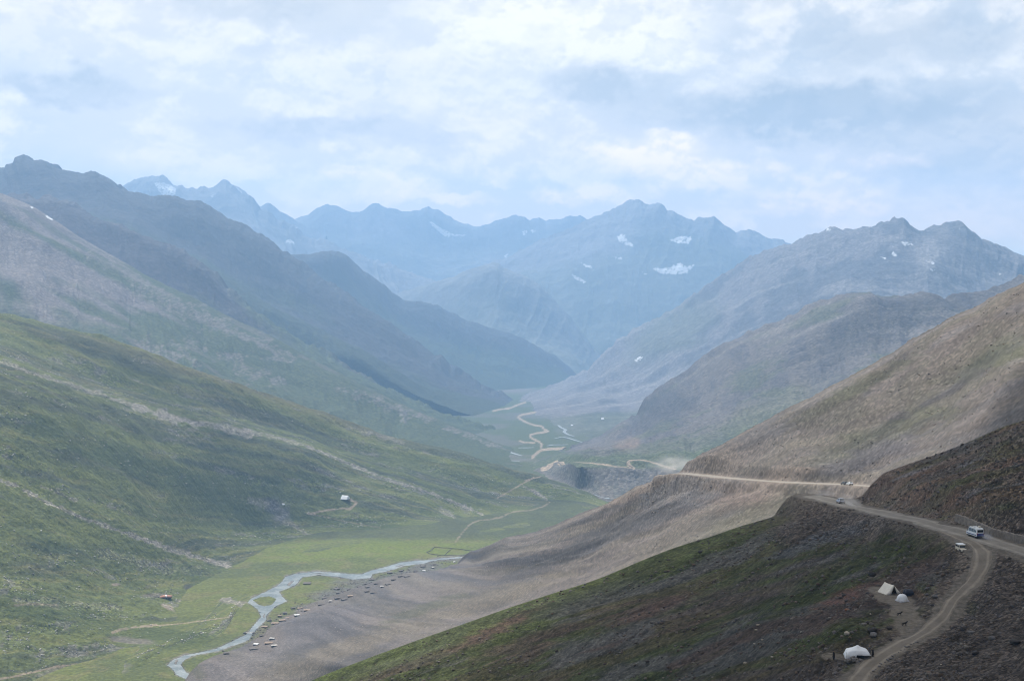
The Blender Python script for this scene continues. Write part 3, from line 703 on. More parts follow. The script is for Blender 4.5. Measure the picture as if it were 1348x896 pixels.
# ---------------------------------------------------------------- near hillside with the road and camp
near = loft('near_hillside', [
    [(300, 960, 440), (415, 894, 430), (484, 867, 428), (544, 845, 425), (601, 825, 424), (661, 803.6, 422), (721, 783.5, 421), (785, 763, 420), (848, 737, 418), (892, 720, 418), (935, 706.5, 418), (969, 694.5, 420), (1000, 685, 421), (1017, 680, 422), (1040, 668, 424), (1060, 655, 426), (1074, 649.5, 427), (1100, 650, 421), (1115, 652, 414), (1126, 645, 411), (1146, 631.5, 408), (1164, 622.6, 404), (1191, 612.5, 398), (1227, 600, 390), (1260, 588, 382), (1289, 576, 374), (1323, 561, 366), (1348, 553, 360), (1450, 510, 345), (1550, 470, 330)],
    [(400, 1010, 380), (520, 945, 378), (700, 880, 372), (850, 815, 366), (950, 775, 366), (1020, 725, 371), (1062, 690, 382), (1090, 668, 402), (1120, 664, 392), (1150, 662, 378), (1190, 652, 366), (1240, 640, 352), (1300, 625, 340), (1348, 612, 331), (1450, 580, 312), (1550, 550, 300)],
    [(500, 1060, 325), (650, 990, 322), (830, 910, 316), (960, 850, 310), (1050, 795, 309), (1110, 745, 322), (1150, 705, 345), (1173, 683, 358), (1204, 683.5, 337), (1238, 684, 326), (1270, 684, 318), (1300, 684, 312), (1348, 688, 304), (1450, 680, 285), (1550, 660, 270)],
    [(650, 1060, 285), (800, 990, 280), (950, 920, 272), (1060, 860, 265), (1127, 812, 269), (1170, 784, 282), (1215, 745, 299), (1248, 714, 313), (1262, 707, 313), (1283, 708, 307.5), (1310, 714, 299), (1348, 727, 290), (1450, 755, 268), (1550, 770, 250)],
    [(800, 1060, 245), (950, 990, 242), (1050, 930, 240), (1128, 896, 238), (1164, 864, 247), (1213, 835, 257), (1253, 795, 270), (1282, 764, 280), (1298, 748, 284), (1315, 748, 284), (1348, 762, 277), (1450, 800, 253), (1550, 820, 238)],
    [(900, 1120, 210), (1050, 1030, 205), (1150, 960, 208), (1230, 900, 215), (1300, 850, 230), (1348, 820, 236), (1450, 850, 208), (1550, 880, 190)],
    [(1000, 1200, 160), (1150, 1120, 158), (1300, 1020, 160), (1420, 960, 160), (1550, 960, 150)],
    [('w', -40, 105, -56), ('w', -5, 95, -50), ('w', 25, 88, -42), ('w', 50, 84, -36), ('w', 75, 80, -30)],
    [('w', -45, 40, -30), ('w', -15, 38, -27), ('w', 5, 36, -24), ('w', 30, 36, -20), ('w', 70, 36, -14)],
    [('w', -45, 6, -10), ('w', -12, 4, -4), ('w', 0, 3, -2.2), ('w', 20, 3, -1), ('w', 70, 4, 3)],
    [('w', -45, -70, -6), ('w', -12, -70, -2), ('w', 0, -70, 0), ('w', 20, -70, 2), ('w', 70, -70, 6)]],
    1250, [150, 130, 130, 120, 120, 60, 16, 14, 12, 12], back=(45, -32, -6))
# ---------------------------------------------------------------- roads on the two near slopes
s = near
front = sstep(-0.01, 0.05, s.row)
far_env = 1 - sstep(5.6, 6.4, s.row)
hill = sstep(0, 0.3, s.row) * far_env
# rock bands, hummocks and loose ground
s.P[..., 2] += hill * (1.3 * fbm(s.P[..., 0] / 40, s.P[..., 1] / 40, 5, 160) + 0.5 * sfbm(s.U / 26, s.V / 4.5, 4, 161)) + far_env * front * 0.16 * fbm(s.P[..., 0] / 1.6, s.P[..., 1] / 1.6, 4, 162)
s.P[..., 2] += far_env * 0.5 * np.maximum(0, fbm(s.U / 6, s.V / 3, 4, 163)) * sstep(0.55, 0.75, s.u) * (1 - sstep(1.2, 1.9, s.row)) * front
s.refresh()

MAIN = [(1066, 652.5), (1080, 655), (1092.6, 657.8), (1106, 662), (1120, 666), (1137, 669.5), (1155, 673.5), (1173, 677.5), (1190, 681), (1204, 684), (1222, 688), (1240, 693), (1256, 698), (1271, 702.5), (1288, 706.5), (1305, 711.5), (1326, 718), (1348, 726.5), (1380, 738), (1430, 757), (1500, 780)]
TRACK = [(1240, 697), (1246, 704), (1250, 711), (1258, 718), (1271, 723.5), (1284, 728.5), (1293, 735), (1296.5, 742), (1294, 750), (1284, 760), (1272, 769), (1263, 778), (1256, 788), (1251, 798), (1246, 808), (1238, 817), (1226, 826), (1212, 834.5), (1192, 846), (1172, 857.5), (1155, 868.5), (1140, 880), (1128, 894), (1118, 908), (1108, 925)]
FAR_MAIN = [(1160, 640.5), (1140, 639), (1122, 637.8), (1100, 637), (1075, 635.8), (1050, 635), (1025, 633.8), (1000, 632), (975, 630), (950, 627.8), (930, 625.6), (912, 624), (900, 622.6), (890, 621.8), (882, 621.5), (872, 622)]


def smooth_line(P, n, it=40):
    L = np.r_[0, np.cumsum(np.linalg.norm(np.diff(P, axis=0), axis=1))]
    q = np.linspace(0, L[-1], n)
    P = np.stack([np.interp(q, L, P[:, k]) for k in range(3)], -1)
    for _ in range(it):
        P[1:-1] = 0.25 * P[:-2] + 0.5 * P[1:-1] + 0.25 * P[2:]
    return P


def world_line(s, poly, n, it=30, rad=2.0):
    return smooth_line(np.array([pick(s, a, b, rad) for a, b in poly]), n, it)


def xy_dist(s, line, reach):
    x = s.P[..., 0]; y = s.P[..., 1]
    m = ((x > line[:, 0].min() - reach) & (x < line[:, 0].max() + reach) & (y > line[:, 1].min() - reach) & (y < line[:, 1].max() + reach))
    xs = x[m]; ys = y[m]
    best = np.full(xs.shape, 1e9); zz = np.zeros(xs.shape); side = np.zeros(xs.shape); al = np.zeros(xs.shape)
    acc = 0.0
    for a, b in zip(line[:-1], line[1:]):
        ab = b - a; l2 = ab[0] ** 2 + ab[1] ** 2 + 1e-9
        t = np.clip(((xs - a[0]) * ab[0] + (ys - a[1]) * ab[1]) / l2, 0, 1)
        d = (xs - a[0] - t * ab[0]) ** 2 + (ys - a[1] - t * ab[1]) ** 2
        k = d < best
        best = np.where(k, d, best); zz = np.where(k, a[2] + t * ab[2], zz)
        side = np.where(k, np.sign(ab[0] * (ys - a[1]) - ab[1] * (xs - a[0])), side)
        al = np.where(k, acc + t * math.sqrt(l2), al); acc += math.sqrt(l2)
    return m, np.sqrt(best), zz, side, al


def bench(s, line, w, blend, rag=0.0, seed=1):
    """cut a level roadbed into the hillside"""
    m, d, zz, side, al = xy_dist(s, line, w + blend)
    if rag: d = d + rag * fbm(s.P[..., 0][m] / 6, s.P[..., 1][m] / 6, 3, seed)
    k = 1 - sstep(w, w + blend, d)
    z = s.P[..., 2].copy()
    z[m] = lerp(z[m], zz, k)
    s.P[..., 2] = z
    K = np.zeros(z.shape, np.float32); K[m] = 1 - sstep(w * 0.9, w * 1.25, d)
    D = np.full(z.shape, 99.0, np.float32); D[m] = d
    S = np.zeros(z.shape, np.float32); S[m] = side
    A = np.zeros(z.shape, np.float32); A[m] = al
    return K, D, S, A


main_line = world_line(near, MAIN, 140, 60)
track_line = world_line(near, TRACK, 170, 40)
far_line = world_line(scree, FAR_MAIN, 120, 60)
# join the track to the main road where they meet
j = np.argmin(((main_line - track_line[0]) ** 2).sum(1))
track_line[:14, 2] = np.interp(np.arange(14), [0, 13], [main_line[j, 2], track_line[13, 2]])
MAIN_W, TRACK_W, FAR_W = 4.0, 1.9, 2.9
# the worn apron between the track and the tents
apron = [(1160, 776), (1172, 786), (1180, 792), (1190, 802), (1198, 815), (1204, 828), (1208, 834)]
apron_line = world_line(near, apron, 40, 15)
ka, da, sa_, aa = bench(near, apron_line, 2.6, 4.0, 1.2, 7)
camp_line = world_line(near, [(1098, 864), (1112, 866), (1127, 866), (1140, 866)], 20, 10)
kc, dc, sc_, ac = bench(near, camp_line, 2.0, 4.0, 1.0, 8)
kt, dt_, st_, at_ = bench(near, track_line, TRACK_W + 0.5, 5.0, 0.5, 5)
km, dm, sm, am = bench(near, main_line, MAIN_W + 0.7, 7.0, 0.8, 6)
near.refresh()
kf, df, sf, af = bench(scree, far_line, FAR_W + 0.5, 4.5, 0.6, 9)
scree.refresh()

far_lines = []
for poly, w in FAR_ROADS:
    ln = world_line(spur, poly, 60, 3, 3.0); wm = w * float(np.median(ln[:, 1])) / F0 * 1.1
    bench(spur, ln, wm * 1.5, 22); far_lines.append((ln, wm))
spur.refresh()
valley_lines = []
for poly, w in VALLEY_ROADS:
    ln = smooth_line(np.array([pt(a, b, None, 0.8) for a, b in poly]), 70, 3); wm = w * float(np.median(ln[:, 1])) / F0
    bench(valley, ln, wm * 1.5, 22); valley_lines.append((ln, wm))
valley.refresh()

# ---------------------------------------------------------------- colours of the scree spur
s = scree
n1 = sfbm(s.U / 300, s.V / 22, 5, 170); n2 = fbm(s.U / 70, s.V / 40, 6, 171); n3 = sfbm(s.U / 80, s.V / 7, 4, 172); n4 = fbm(s.px / 3.0, s.py / 2.2, 3, 173)
base(s, SCREE)
s.color = mixc(s.color, GREY, sstep(-0.2, 0.5, n1 + 0.3 * n2))
s.color = mixc(s.color, (0.085, 0.080, 0.078), sstep(0.2, 0.75, sfbm(s.U / 220, s.V / 14, 4, 174) + 0.25 * n2) * 0.75)
s.color = mixc(s.color, (0.165, 0.142, 0.104), sstep(0.05, 0.6, sfbm(s.U / 180, s.V / 18, 4, 175) + 0.3 * n2) * 0.65)
up = (1 - sstep(1.2, 2.2, s.row)) * (1 - sstep(0.42, 0.6, s.u))
s.color = mixc(s.color, (0.122, 0.112, 0.084), up * sstep(-0.2, 0.5, n3 + 0.5 * n2) * 0.75)
s.color = mixc(s.color, (0.17, 0.155, 0.155), up * sstep(0.0, 0.5, sfbm(s.U / 120, s.V / 11, 4, 176) - 0.2 * n2) * 0.75)
s.color = mixc(s.color, (0.080, 0.098, 0.036), up * blot(s, 1320, 465, 90, 14, -0.42, seed=177, rough=0.9) * 0.5)
s.color = mixc(s.color, (0.085, 0.100, 0.040), up * blot(s, 1160, 575, 110, 16, -0.38, seed=178, rough=0.9) * 0.45)
s.color = mixc(s.color, (0.075, 0.085, 0.040), up * blot(s, 1130, 510, 90, 8, -0.5, seed=179, rough=0.9) * 0.6)
s.color = mixc(s.color, (0.10, 0.094, 0.105), blot(s, 1145, 600, 60, 12, -0.35, seed=180, rough=0.9) * 0.75)
s.color = mixc(s.color, (0.165, 0.120, 0.090), blot(s, 1035, 622, 34, 7, -0.1, seed=181, rough=0.9) * 0.8)
s.color = mixc(s.color, (0.070, 0.062, 0.056), blot(s, 1025, 627.5, 62, 5, 0.06, seed=182, rough=1.0) * 0.85)
s.color = mixc(s.color, (0.062, 0.056, 0.052), blot(s, 926, 617, 26, 4.5, 0.02, seed=183, rough=1.0) * 0.85)
s.color = mixc(s.color, (0.155, 0.158, 0.168), blot(s, 885, 640, 42, 18, -0.35, seed=184, rough=0.8) * 0.8)
s.color = mixc(s.color, (0.14, 0.142, 0.152), blot(s, 945, 647, 34, 7, -0.6, seed=185, rough=1.0) * 0.8)
s.color = mixc(s.color, (0.182, 0.133, 0.106), blot(s, 985, 652, 62, 20, -0.1, seed=186, rough=0.8) * 0.85)
s.color = mixc(s.color, (0.135, 0.126, 0.078), blot(s, 985, 680, 80, 14, -0.45, seed=187, rough=0.9) * 0.65)
s.color = mixc(s.color, (0.225, 0.165, 0.120), blot(s, 850, 643, 60, 5, -0.42, seed=188, rough=0.9) * 0.7)
s.color = mixc(s.color, (0.085, 0.082, 0.082), blot(s, 820, 690, 90, 9, -0.42, seed=189, rough=0.8) * 0.75)
s.color = mixc(s.color, (0.083, 0.080, 0.082), blot(s, 700, 752, 95, 10, -0.42, seed=190, rough=0.8) * 0.7)
s.color = mixc(s.color, (0.180, 0.150, 0.098), blot(s, 640, 790, 130, 11, -0.33, seed=191, rough=0.9) * 0.7)
s.color = mixc(s.color, (0.185, 0.152, 0.104), blot(s, 430, 862, 110, 12, -0.38, seed=192, rough=0.9) * 0.75)
s.color = mixc(s.color, (0.105, 0.110, 0.055), blot(s, 560, 800, 60, 6, -0.35, seed=193, rough=0.9) * 0.6)
s.color = mixc(s.color, (0.118, 0.110, 0.118), blot(s, 420, 822, 70, 16, -0.33, seed=194, rough=0.8) * 0.7)
s.color = mixc(s.color, (0.180, 0.158, 0.150), blot(s, 330, 868, 70, 16, -0.4, seed=195, rough=0.8) * 0.6)
s.color = mixc(s.color, (0.17, 0.135, 0.108), blot(s, 352, 838, 26, 14, -0.5, seed=197, rough=0.9) * 0.7)
s.color = mixc(s.color, (0.15, 0.128, 0.110), blot(s, 470, 778, 60, 10, -0.35, seed=198, rough=0.9) * 0.6)
s.color = mixc(s.color, (0.115, 0.11, 0.062), blot(s, 258, 882, 16, 7, 0.8, seed=196, rough=0.8) * 0.8)
lum_ = s.color.mean(-1, keepdims=True)
s.color = (lum_ * np.array([1.02, 0.985, 0.97]) + (s.color - lum_) * 0.62) * 0.80
s.color = s.color * (1 + 0.10 * n4 + 0.20 * n3)[..., None]
s.stone[:] = 0.28
s.color = mixc(s.color, (0.19, 0.158, 0.13), (1 - sstep(FAR_W, FAR_W + 9, df + 4 * n2)) * 0.5)
s.color = mixc(s.color, (0.215, 0.185, 0.150), kf); s.stone = s.stone * (1 - 0.8 * kf)

# ---------------------------------------------------------------- colours of the near hillside
s = near
su = (s.px - 0.30 * s.py) * 0.19; sv = (s.py + 0.335 * s.px + 10 * fbm(s.px / 160, s.py / 90, 3, 209)) * 0.42
n1 = sfbm(su / 60, sv / 9, 5, 200); n2 = fbm(s.U / 22, s.V / 13, 6, 201); n3 = sfbm(su / 14, sv / 3.2, 4, 202); n4 = fbm(s.P[..., 0] / 2.0, s.P[..., 1] / 2.0, 4, 203)
base(s, (0.080, 0.064, 0.053))
left = 1 - sstep(0, 60, s.px - (1240 - 0.55 * (s.py - 690)) + 40 * n2)                   # the grassy part left of the camp
left = left * (1 - blot(s, 1100, 690, 80, 26, -0.1, seed=204, rough=0.8))
s.color = mixc(s.color, (0.052, 0.064, 0.020), left * sstep(-0.35, 0.3, n1 + 0.4 * n2 + 0.1))
s.color = mixc(s.color, (0.075, 0.062, 0.030), left * sstep(0.0, 0.55, sfbm(su / 44, sv / 7, 4, 205) + 0.3 * n2) * 0.7)
s.color = mixc(s.color, (0.085, 0.082, 0.080), left * sstep(0.08, 0.5, sfbm(su / 32, sv / 6, 5, 206) + 0.45 * n2) * 0.85)
s.color = mixc(s.color, (0.082, 0.055, 0.044), left * sstep(0.35, 0.7, sfbm(su / 38, sv / 6.5, 4, 207) - 0.2 * n2) * 0.8)
edge = (1 - sstep(0.05, 0.42, s.row + 0.08 * n2)) * (1 - sstep(0.5, 0.62, s.u))
s.color = mixc(s.color, (0.062, 0.082, 0.020), edge * left * 0.85)
for cx, cy, rx, ry, ro, c in ((1110, 785, 34, 7, -0.35, (0.135, 0.068, 0.052)), (640, 835, 60, 7, -0.45, (0.090, 0.052, 0.042)), (860, 800, 60, 6, -0.4, (0.085, 0.052, 0.04)), (700, 842, 70, 8, -0.33, (0.075, 0.055, 0.04)),
                              (1135, 725, 36, 8, -0.3, (0.048, 0.058, 0.018)), (1110, 825, 45, 8, -0.35, (0.058, 0.072, 0.020)), (1060, 850, 60, 9, -0.35, (0.055, 0.068, 0.020)), (1010, 740, 70, 8, -0.35, (0.050, 0.062, 0.020)),
                              (1220, 775, 12, 8, 0, (0.050, 0.058, 0.024)), (1120, 880, 10, 8, 0.2, (0.05, 0.06, 0.022)), (1275, 800, 14, 8, -0.3, (0.055, 0.058, 0.03)), (1208, 781, 9, 5, 0.2, (0.11, 0.075, 0.05)),
                              (1190, 690, 30, 12, 0.1, (0.070, 0.062, 0.058)), (1110, 700, 40, 10, -0.2, (0.088, 0.092, 0.098)), (1070, 715, 60, 6, -0.35, (0.085, 0.088, 0.095)),
                              (1230, 655, 60, 8, 0.05, (0.115, 0.075, 0.052)), (1300, 640, 45, 8, -0.1, (0.045, 0.05, 0.028)), (1325, 665, 18, 5, -0.2, (0.052, 0.062, 0.022)), (1330, 590, 40, 8, -0.35, (0.055, 0.058, 0.028)), (1190, 625, 50, 8, -0.3, (0.085, 0.055, 0.042))):
    s.color = mixc(s.color, c, blot(s, cx, cy, rx, ry, ro, seed=210 + int(cx) % 40, soft=0.5, rough=1.0) * 0.8)
bank = sstep(0.58, 0.72, s.u) * (1 - sstep(1.3, 2.0, s.row))
s.color = mixc(s.color, (0.105, 0.070, 0.052), bank * sstep(-0.2, 0.5, n2 + 0.3 * n3) * 0.6)
s.color = mixc(s.color, (0.10, 0.098, 0.105), bank * sstep(0.25, 0.7, fbm(s.U / 14, s.V / 6, 5, 208)) * 0.7)
lum_ = s.color.mean(-1, keepdims=True)
s.color = (lum_ + (s.color - lum_) * 0.85) * (0.80 + 0.45 * bank)[..., None]
s.color = mixc(s.color, (0.075, 0.072, 0.036), bank * sstep(0.1, 0.6, fbm(s.U / 18, s.V / 7, 4, 212)) * 0.6)
s.color = mixc(s.color, (0.135, 0.085, 0.058), bank * sstep(0.15, 0.6, fbm(s.U / 24, s.V / 9, 4, 213)) * 0.6)
s.color = s.color * (1 + 0.34 * n4 + 0.22 * n3)[..., None]
spill = np.maximum(1 - sstep(MAIN_W, MAIN_W + 8, dm + 3.5 * n2), 1 - sstep(TRACK_W, TRACK_W + 4.5, dt_ + 2.5 * n2))
s.color = mixc(s.color, (0.135, 0.112, 0.092), spill * 0.5)
ground_tr = np.maximum.reduce([km * 1.0, kt * 1.0])
s.stone = (0.75 - 0.35 * left).astype(np.float32)
s.color = mixc(s.color, (0.165, 0.145, 0.120), np.maximum(ka, 0.7 * kc) * 0.9)
s.color = mixc(s.color, (0.135, 0.120, 0.102), ground_tr)
s.stone = s.stone * (1 - 0.75 * np.maximum(ground_tr, ka))
# crest of the far range etc. keep their own colours

# ================================================================== build the sheets
m_far = ground_mat('far_rock', 26.0, 0.3, 0.10)
m_mid = ground_mat('mountain_ground', 9.0, 0.35, 0.16)
m_flank = ground_mat('flank_ground', 4.5, 0.45, 0.2)
m_green = ground_mat('meadow_ground', 2.1, 0.6, 0.25)
m_scree = ground_mat('scree_ground', 1.2, 0.10, 0.22)
m_near = ground_mat('near_ground', 0.55, 0.7, 0.30)
surf_obj(peak_pale, m_far, 'palest blue range far behind the left peaks')
surf_obj(peak_left, m_far, 'pale blue pointed peaks with a snow patch on the left skyline')
surf_obj(range_mid, m_far, 'blue range of low peaks closing the valley')
surf_obj(massif, m_far, 'broad blue massif with snow patches at the centre of the skyline')
surf_obj(shoulder, m_far, 'hazy green shoulder below the massif')
surf_obj(ridge_dark, m_mid, 'dark blue ridge with a rock crown on the left')
surf_obj(dome, m_mid, 'dark domed ridge that falls to the valley mouth')
surf_obj(ridge_mid, m_mid, 'dark craggy ridge behind the grey flank')
surf_obj(flank, m_flank, 'grey and green mountain flank on the left')
surf_obj(east, m_mid, 'grey twin peaked mountain on the right')
surf_obj(spur, m_flank, 'rolling brown and green spur below the right mountain')
surf_obj(valley, m_green, 'flat green valley floor')
surf_obj(green, m_green, 'green stony hillside on the left bank')
surf_obj(scree, m_scree, 'brown scree hillside crossed by the road')
surf_obj(near, m_near, 'dark near hillside with the road and tents')

# base sheet out to the horizon
xs = np.linspace(-9000, 9000, 61); ys = np.linspace(-1500, 14000, 54)
X, Y = np.meshgrid(xs, ys)
Z = floor_z(Y) - 14
gi = np.arange(X.size).reshape(X.shape)
q = np.stack([gi[:-1, :-1], gi[:-1, 1:], gi[1:, 1:], gi[1:, :-1]], -1).reshape(-1, 4)
g = new_mesh_obj('ground', np.stack([X, Y, Z], -1).reshape(-1, 3), q.ravel(), 4, m_far)
cc = np.empty((X.size, 4), np.float32); cc[:] = (0.09, 0.095, 0.06, 0.3); set_attr(g.data, 'tint', cc)
g['kind'] = 'structure'; g['label'] = 'wide ground below the mountains'


# ---------------------------------------------------------------- roads and water
from mathutils.kdtree import KDTree
_m = ((km > 0) | (kt > 0) | (dm < 8) | (dt_ < 6)); _pts = near.P[_m]
KD = KDTree(len(_pts))
for i_, p_ in enumerate(_pts): KD.insert((p_[0], p_[1], 0), i_)
KD.balance()


def bed(x, y):
    r_ = KD.find_n((x, y, 0), 4)
    return max(_pts[i_][2] for _, i_, d_ in r_)


def ribbon(name, line, w, mat, lift=0.05, across=7, crown=0.06, rag=0.25, seed=1, label='', drape=False):
    L = np.r_[0, np.cumsum(np.linalg.norm(np.diff(line[:, :2], axis=0), axis=1))]
    n = int(L[-1] / max(0.35, w * 0.18)) + 2
    q_ = np.linspace(0, L[-1], n)
    P = np.stack([np.interp(q_, L, line[:, k]) for k in range(3)], -1)
    T = np.gradient(P[:, :2], axis=0); T /= np.linalg.norm(T, axis=1)[:, None] + 1e-9
    N = np.stack([-T[:, 1], T[:, 0]], -1)
    ts = np.linspace(-1, 1, across)
    wl = w * (1 + rag * fbm(q_ / 9, q_ * 0, 3, seed)); wr = w * (1 + rag * fbm(q_ / 9, q_ * 0 + 5, 3, seed + 3))
    V = np.zeros((n, across, 3)); 
    for i, t_ in enumerate(ts):
        ww = np.where(t_ < 0, wl, wr) * t_
        V[:, i, :2] = P[:, :2] + N * ww[:, None]
        V[:, i, 2] = P[:, 2] + lift + crown * (1 - t_ * t_) - 0.10 * (abs(t_) > 0.99) + 0.03 * fbm(q_ / 1.5, q_ * 0 + t_ * 3, 3, seed + 9)
    if drape:
        for i in range(n):
            for j_ in range(across):
                V[i, j_, 2] = max(V[i, j_, 2], bed(V[i, j_, 0], V[i, j_, 1]) + (0.03 if 0 < j_ < across - 1 else -0.05))
    idx = np.arange(n * across).reshape(n, across)
    qd = np.stack([idx[:-1, :-1], idx[:-1, 1:], idx[1:, 1:], idx[1:, :-1]], -1).reshape(-1, 4)
    # rows run along the line, columns to its left: faces look up
    qd = qd[:, ::-1]
    o = new_mesh_obj(name, V.reshape(-1, 3), qd.ravel(), 4, mat)
    a = np.zeros((n, across, 4), np.float32)
    a[..., 0] = np.abs(ts)[None, :]; a[..., 1] = (q_ / 10)[:, None] % 1; a[..., 3] = 1
    set_attr(o.data, 'lane', a)
    o['kind'] = 'structure'; o['label'] = label
    return o


def road_mat(name, col, rut=0.22):
    m, t, out = new_mat(name)
    at = t.node('ShaderNodeAttribute', attribute_name='lane')
    se = t.node('ShaderNodeSeparateColor', {0: at.outputs['Color']})
    geo = t.node('ShaderNodeNewGeometry'); pos = geo.outputs['Position']
    n1_ = t.node('ShaderNodeTexNoise', {'Vector': pos, 'Scale': 0.35, 'Detail': 7.0, 'Roughness': 0.65})
    n2_ = t.node('ShaderNodeTexNoise', {'Vector': pos, 'Scale': 3.0, 'Detail': 4.0})
    r = t.math('SUBTRACT', se.outputs[0], t.math('MULTIPLY_ADD', n1_.outputs['Fac'], 0.25, 0.40))
    r = t.math('POWER', t.math('ABSOLUTE', r), 2.0)
    rutm = t.math('SUBTRACT', 1.0, t.math('MULTIPLY', r, 26.0), clamp=True)             # the two wheel tracks
    f = t.math('MULTIPLY_ADD', n1_.outputs['Fac'], 1.0, 0.50)
    f = t.math('MULTIPLY', f, t.math('MULTIPLY_ADD', n2_.outputs['Fac'], 0.3, 0.85))
    f = t.math('MULTIPLY', f, t.math('MULTIPLY_ADD', rutm, rut, 1 - rut * 0.4))
    cc_ = t.node('ShaderNodeVectorMath', {0: col}, operation='SCALE'); t.l.new(f, cc_.inputs['Scale'])
    bp = t.node('ShaderNodeBump', {'Strength': 0.6, 'Distance': 0.2, 'Height': n1_.outputs['Fac']})
    b = t.node('ShaderNodeBsdfPrincipled', {'Base Color': cc_.outputs[0], 'Roughness': 0.95, 'Normal': bp.outputs[0]})
    b.inputs['Specular IOR Level'].default_value = 0.1
    t.l.new(b.outputs[0], out.inputs[0])
    return m


m_road = road_mat('dusty_road', (0.245, 0.226, 0.200), 0.25)
m_track = road_mat('dirt_track', (0.205, 0.180, 0.150), 0.38)
m_farroad = road_mat('pale_road', (0.275, 0.222, 0.175))
ribbon('road', main_line, MAIN_W, m_road, rag=0.4, seed=2, drape=True, label='grey gravel mountain road on the near hillside')
ribbon('track', track_line, TRACK_W, m_track, rag=0.5, lift=0.06, seed=4, drape=True, label='narrow dirt track winding down past the tents')
ribbon('road', far_line, FAR_W, m_road, seed=6, label='pale gravel road across the scree hillside')
for ln, wm in far_lines:
    ribbon('road', ln, wm * 0.8, m_farroad, lift=0.35, crown=0.2, rag=0.5, seed=8, label='pale dirt road winding along the far valley terrace')
for ln, wm in valley_lines:
    ribbon('road', ln, wm * 0.8, m_farroad, lift=0.35, crown=0.2, rag=0.5, seed=10, label='pale dirt road winding along the far valley bottom')

# river
mw, t, out = new_mat('river_water')
geo = t.node('ShaderNodeNewGeometry')
no = t.node('ShaderNodeTexNoise', {'Vector': geo.outputs['Position'], 'Scale': 0.35, 'Detail': 5.0, 'Roughness': 0.6})
bp = t.node('ShaderNodeBump', {'Strength': 0.25, 'Distance': 0.3, 'Height': no.outputs['Fac']})
no3 = t.node('ShaderNodeTexNoise', {'Vector': geo.outputs['Position'], 'Scale': 0.05, 'Detail': 4.0})
fo = t.math('ADD', t.math('MULTIPLY', t.sstep(0.5, 0.68, no.outputs['Fac']), 0.7), t.math('MULTIPLY', t.sstep(0.42, 0.62, no3.outputs['Fac']), 0.5), clamp=True)
cc_ = t.mix(fo, (0.125, 0.150, 0.155), (0.31, 0.335, 0.335))
b = t.node('ShaderNodeBsdfPrincipled', {'Base Color': cc_, 'Roughness': 0.35, 'IOR': 1.33, 'Normal': bp.outputs[0]})
t.l.new(b.outputs[0], out.inputs[0])


def water_patch(loops, dz):
    pts = []; ll = []
    for lp in loops:
        l3 = [Vector(pt(a, b, None, dz)) for a, b in lp]
        ll.append(l3); pts += l3
    tri = tessellate_polygon(ll)
    f = []
    for a, b_, c in tri:
        nrm = (pts[b_] - pts[a]).cross(pts[c] - pts[a]).z
        f.append((a, b_, c) if nrm > 0 else (a, c, b_))
    return pts, f


def dense(poly, step=2.0, wob=0.35, seed=3):
    out_ = []
    n = len(poly)
    for i in range(n):
        a = np.array(poly[i]); b_ = np.array(poly[(i + 1) % n])
        k = max(1, int(np.hypot(*(b_ - a)) / step))
        for j_ in range(k):
            p = a + (b_ - a) * j_ / k
            out_.append((p[0] + wob * float(vnoise(p[0] / 3, p[1] / 3, seed)), p[1] + wob * 0.6 * float(vnoise(p[0] / 3, p[1] / 3, seed + 5))))
    return out_


pts, f = water_patch([dense(RIVER_OUT, 1.6, 0.8), dense(ISLAND, 1.2, 0.6)] + [dense(b_, 1.0, 0.4) for b_ in BARS], -0.15)
o = new_mesh_obj('river', [tuple(p) for p in pts], [i for t_ in f for i in t_], 3, mw, smooth=False)
o['kind'] = 'structure'; o['label'] = 'pale grey river winding past the green meadow'
V = []; Fc = []
for poly, w in BRAIDS:
    ln = smooth_line(np.array([pt(a, b, None, 1.6) for a, b in poly]), 30, 2)
    T = np.gradient(ln[:, :2], axis=0); T /= np.linalg.norm(T, axis=1)[:, None]
    ww = np.median(ln[:, 1]) / F0 * w * (0.7 + 0.5 * np.sin(np.linspace(0.2, 2.9, 30)))
    # wide as seen foreshortened: braids lie flat
    ww = ww * 1.7
    for i in range(30):
        nx, ny = -T[i, 1], T[i, 0]
        V += [(ln[i, 0] + nx * ww[i], ln[i, 1] + ny * ww[i], ln[i, 2]), (ln[i, 0] - nx * ww[i], ln[i, 1] - ny * ww[i], ln[i, 2])]
        if i:
            k = len(V) - 4
            Fc += [k, k + 1, k + 3, k + 2]
m_stream = plain_mat('stream_water', (0.22, 0.25, 0.265), 0.6, 0.1, 0.05)
o = new_mesh_obj('river', V, Fc, 4, m_stream, smooth=False)
o['kind'] = 'structure'; o['label'] = 'braided silver streams in the far valley bottom'
# ================================================================== THINGS
def tag(o, label=None, cat=None, group=None, kind=None):
    if label: o['label'] = label
    if cat: o['category'] = cat
    if group: o['group'] = group
    if kind: o['kind'] = kind
    return o


def empty(name, loc, rz=0.0, tilt=(0, 0)):
    o = bpy.data.objects.new(name, None); COL.objects.link(o)
    o.location = loc; o.rotation_euler = (tilt[0], tilt[1], rz); o.empty_display_size = 0.5
    return o


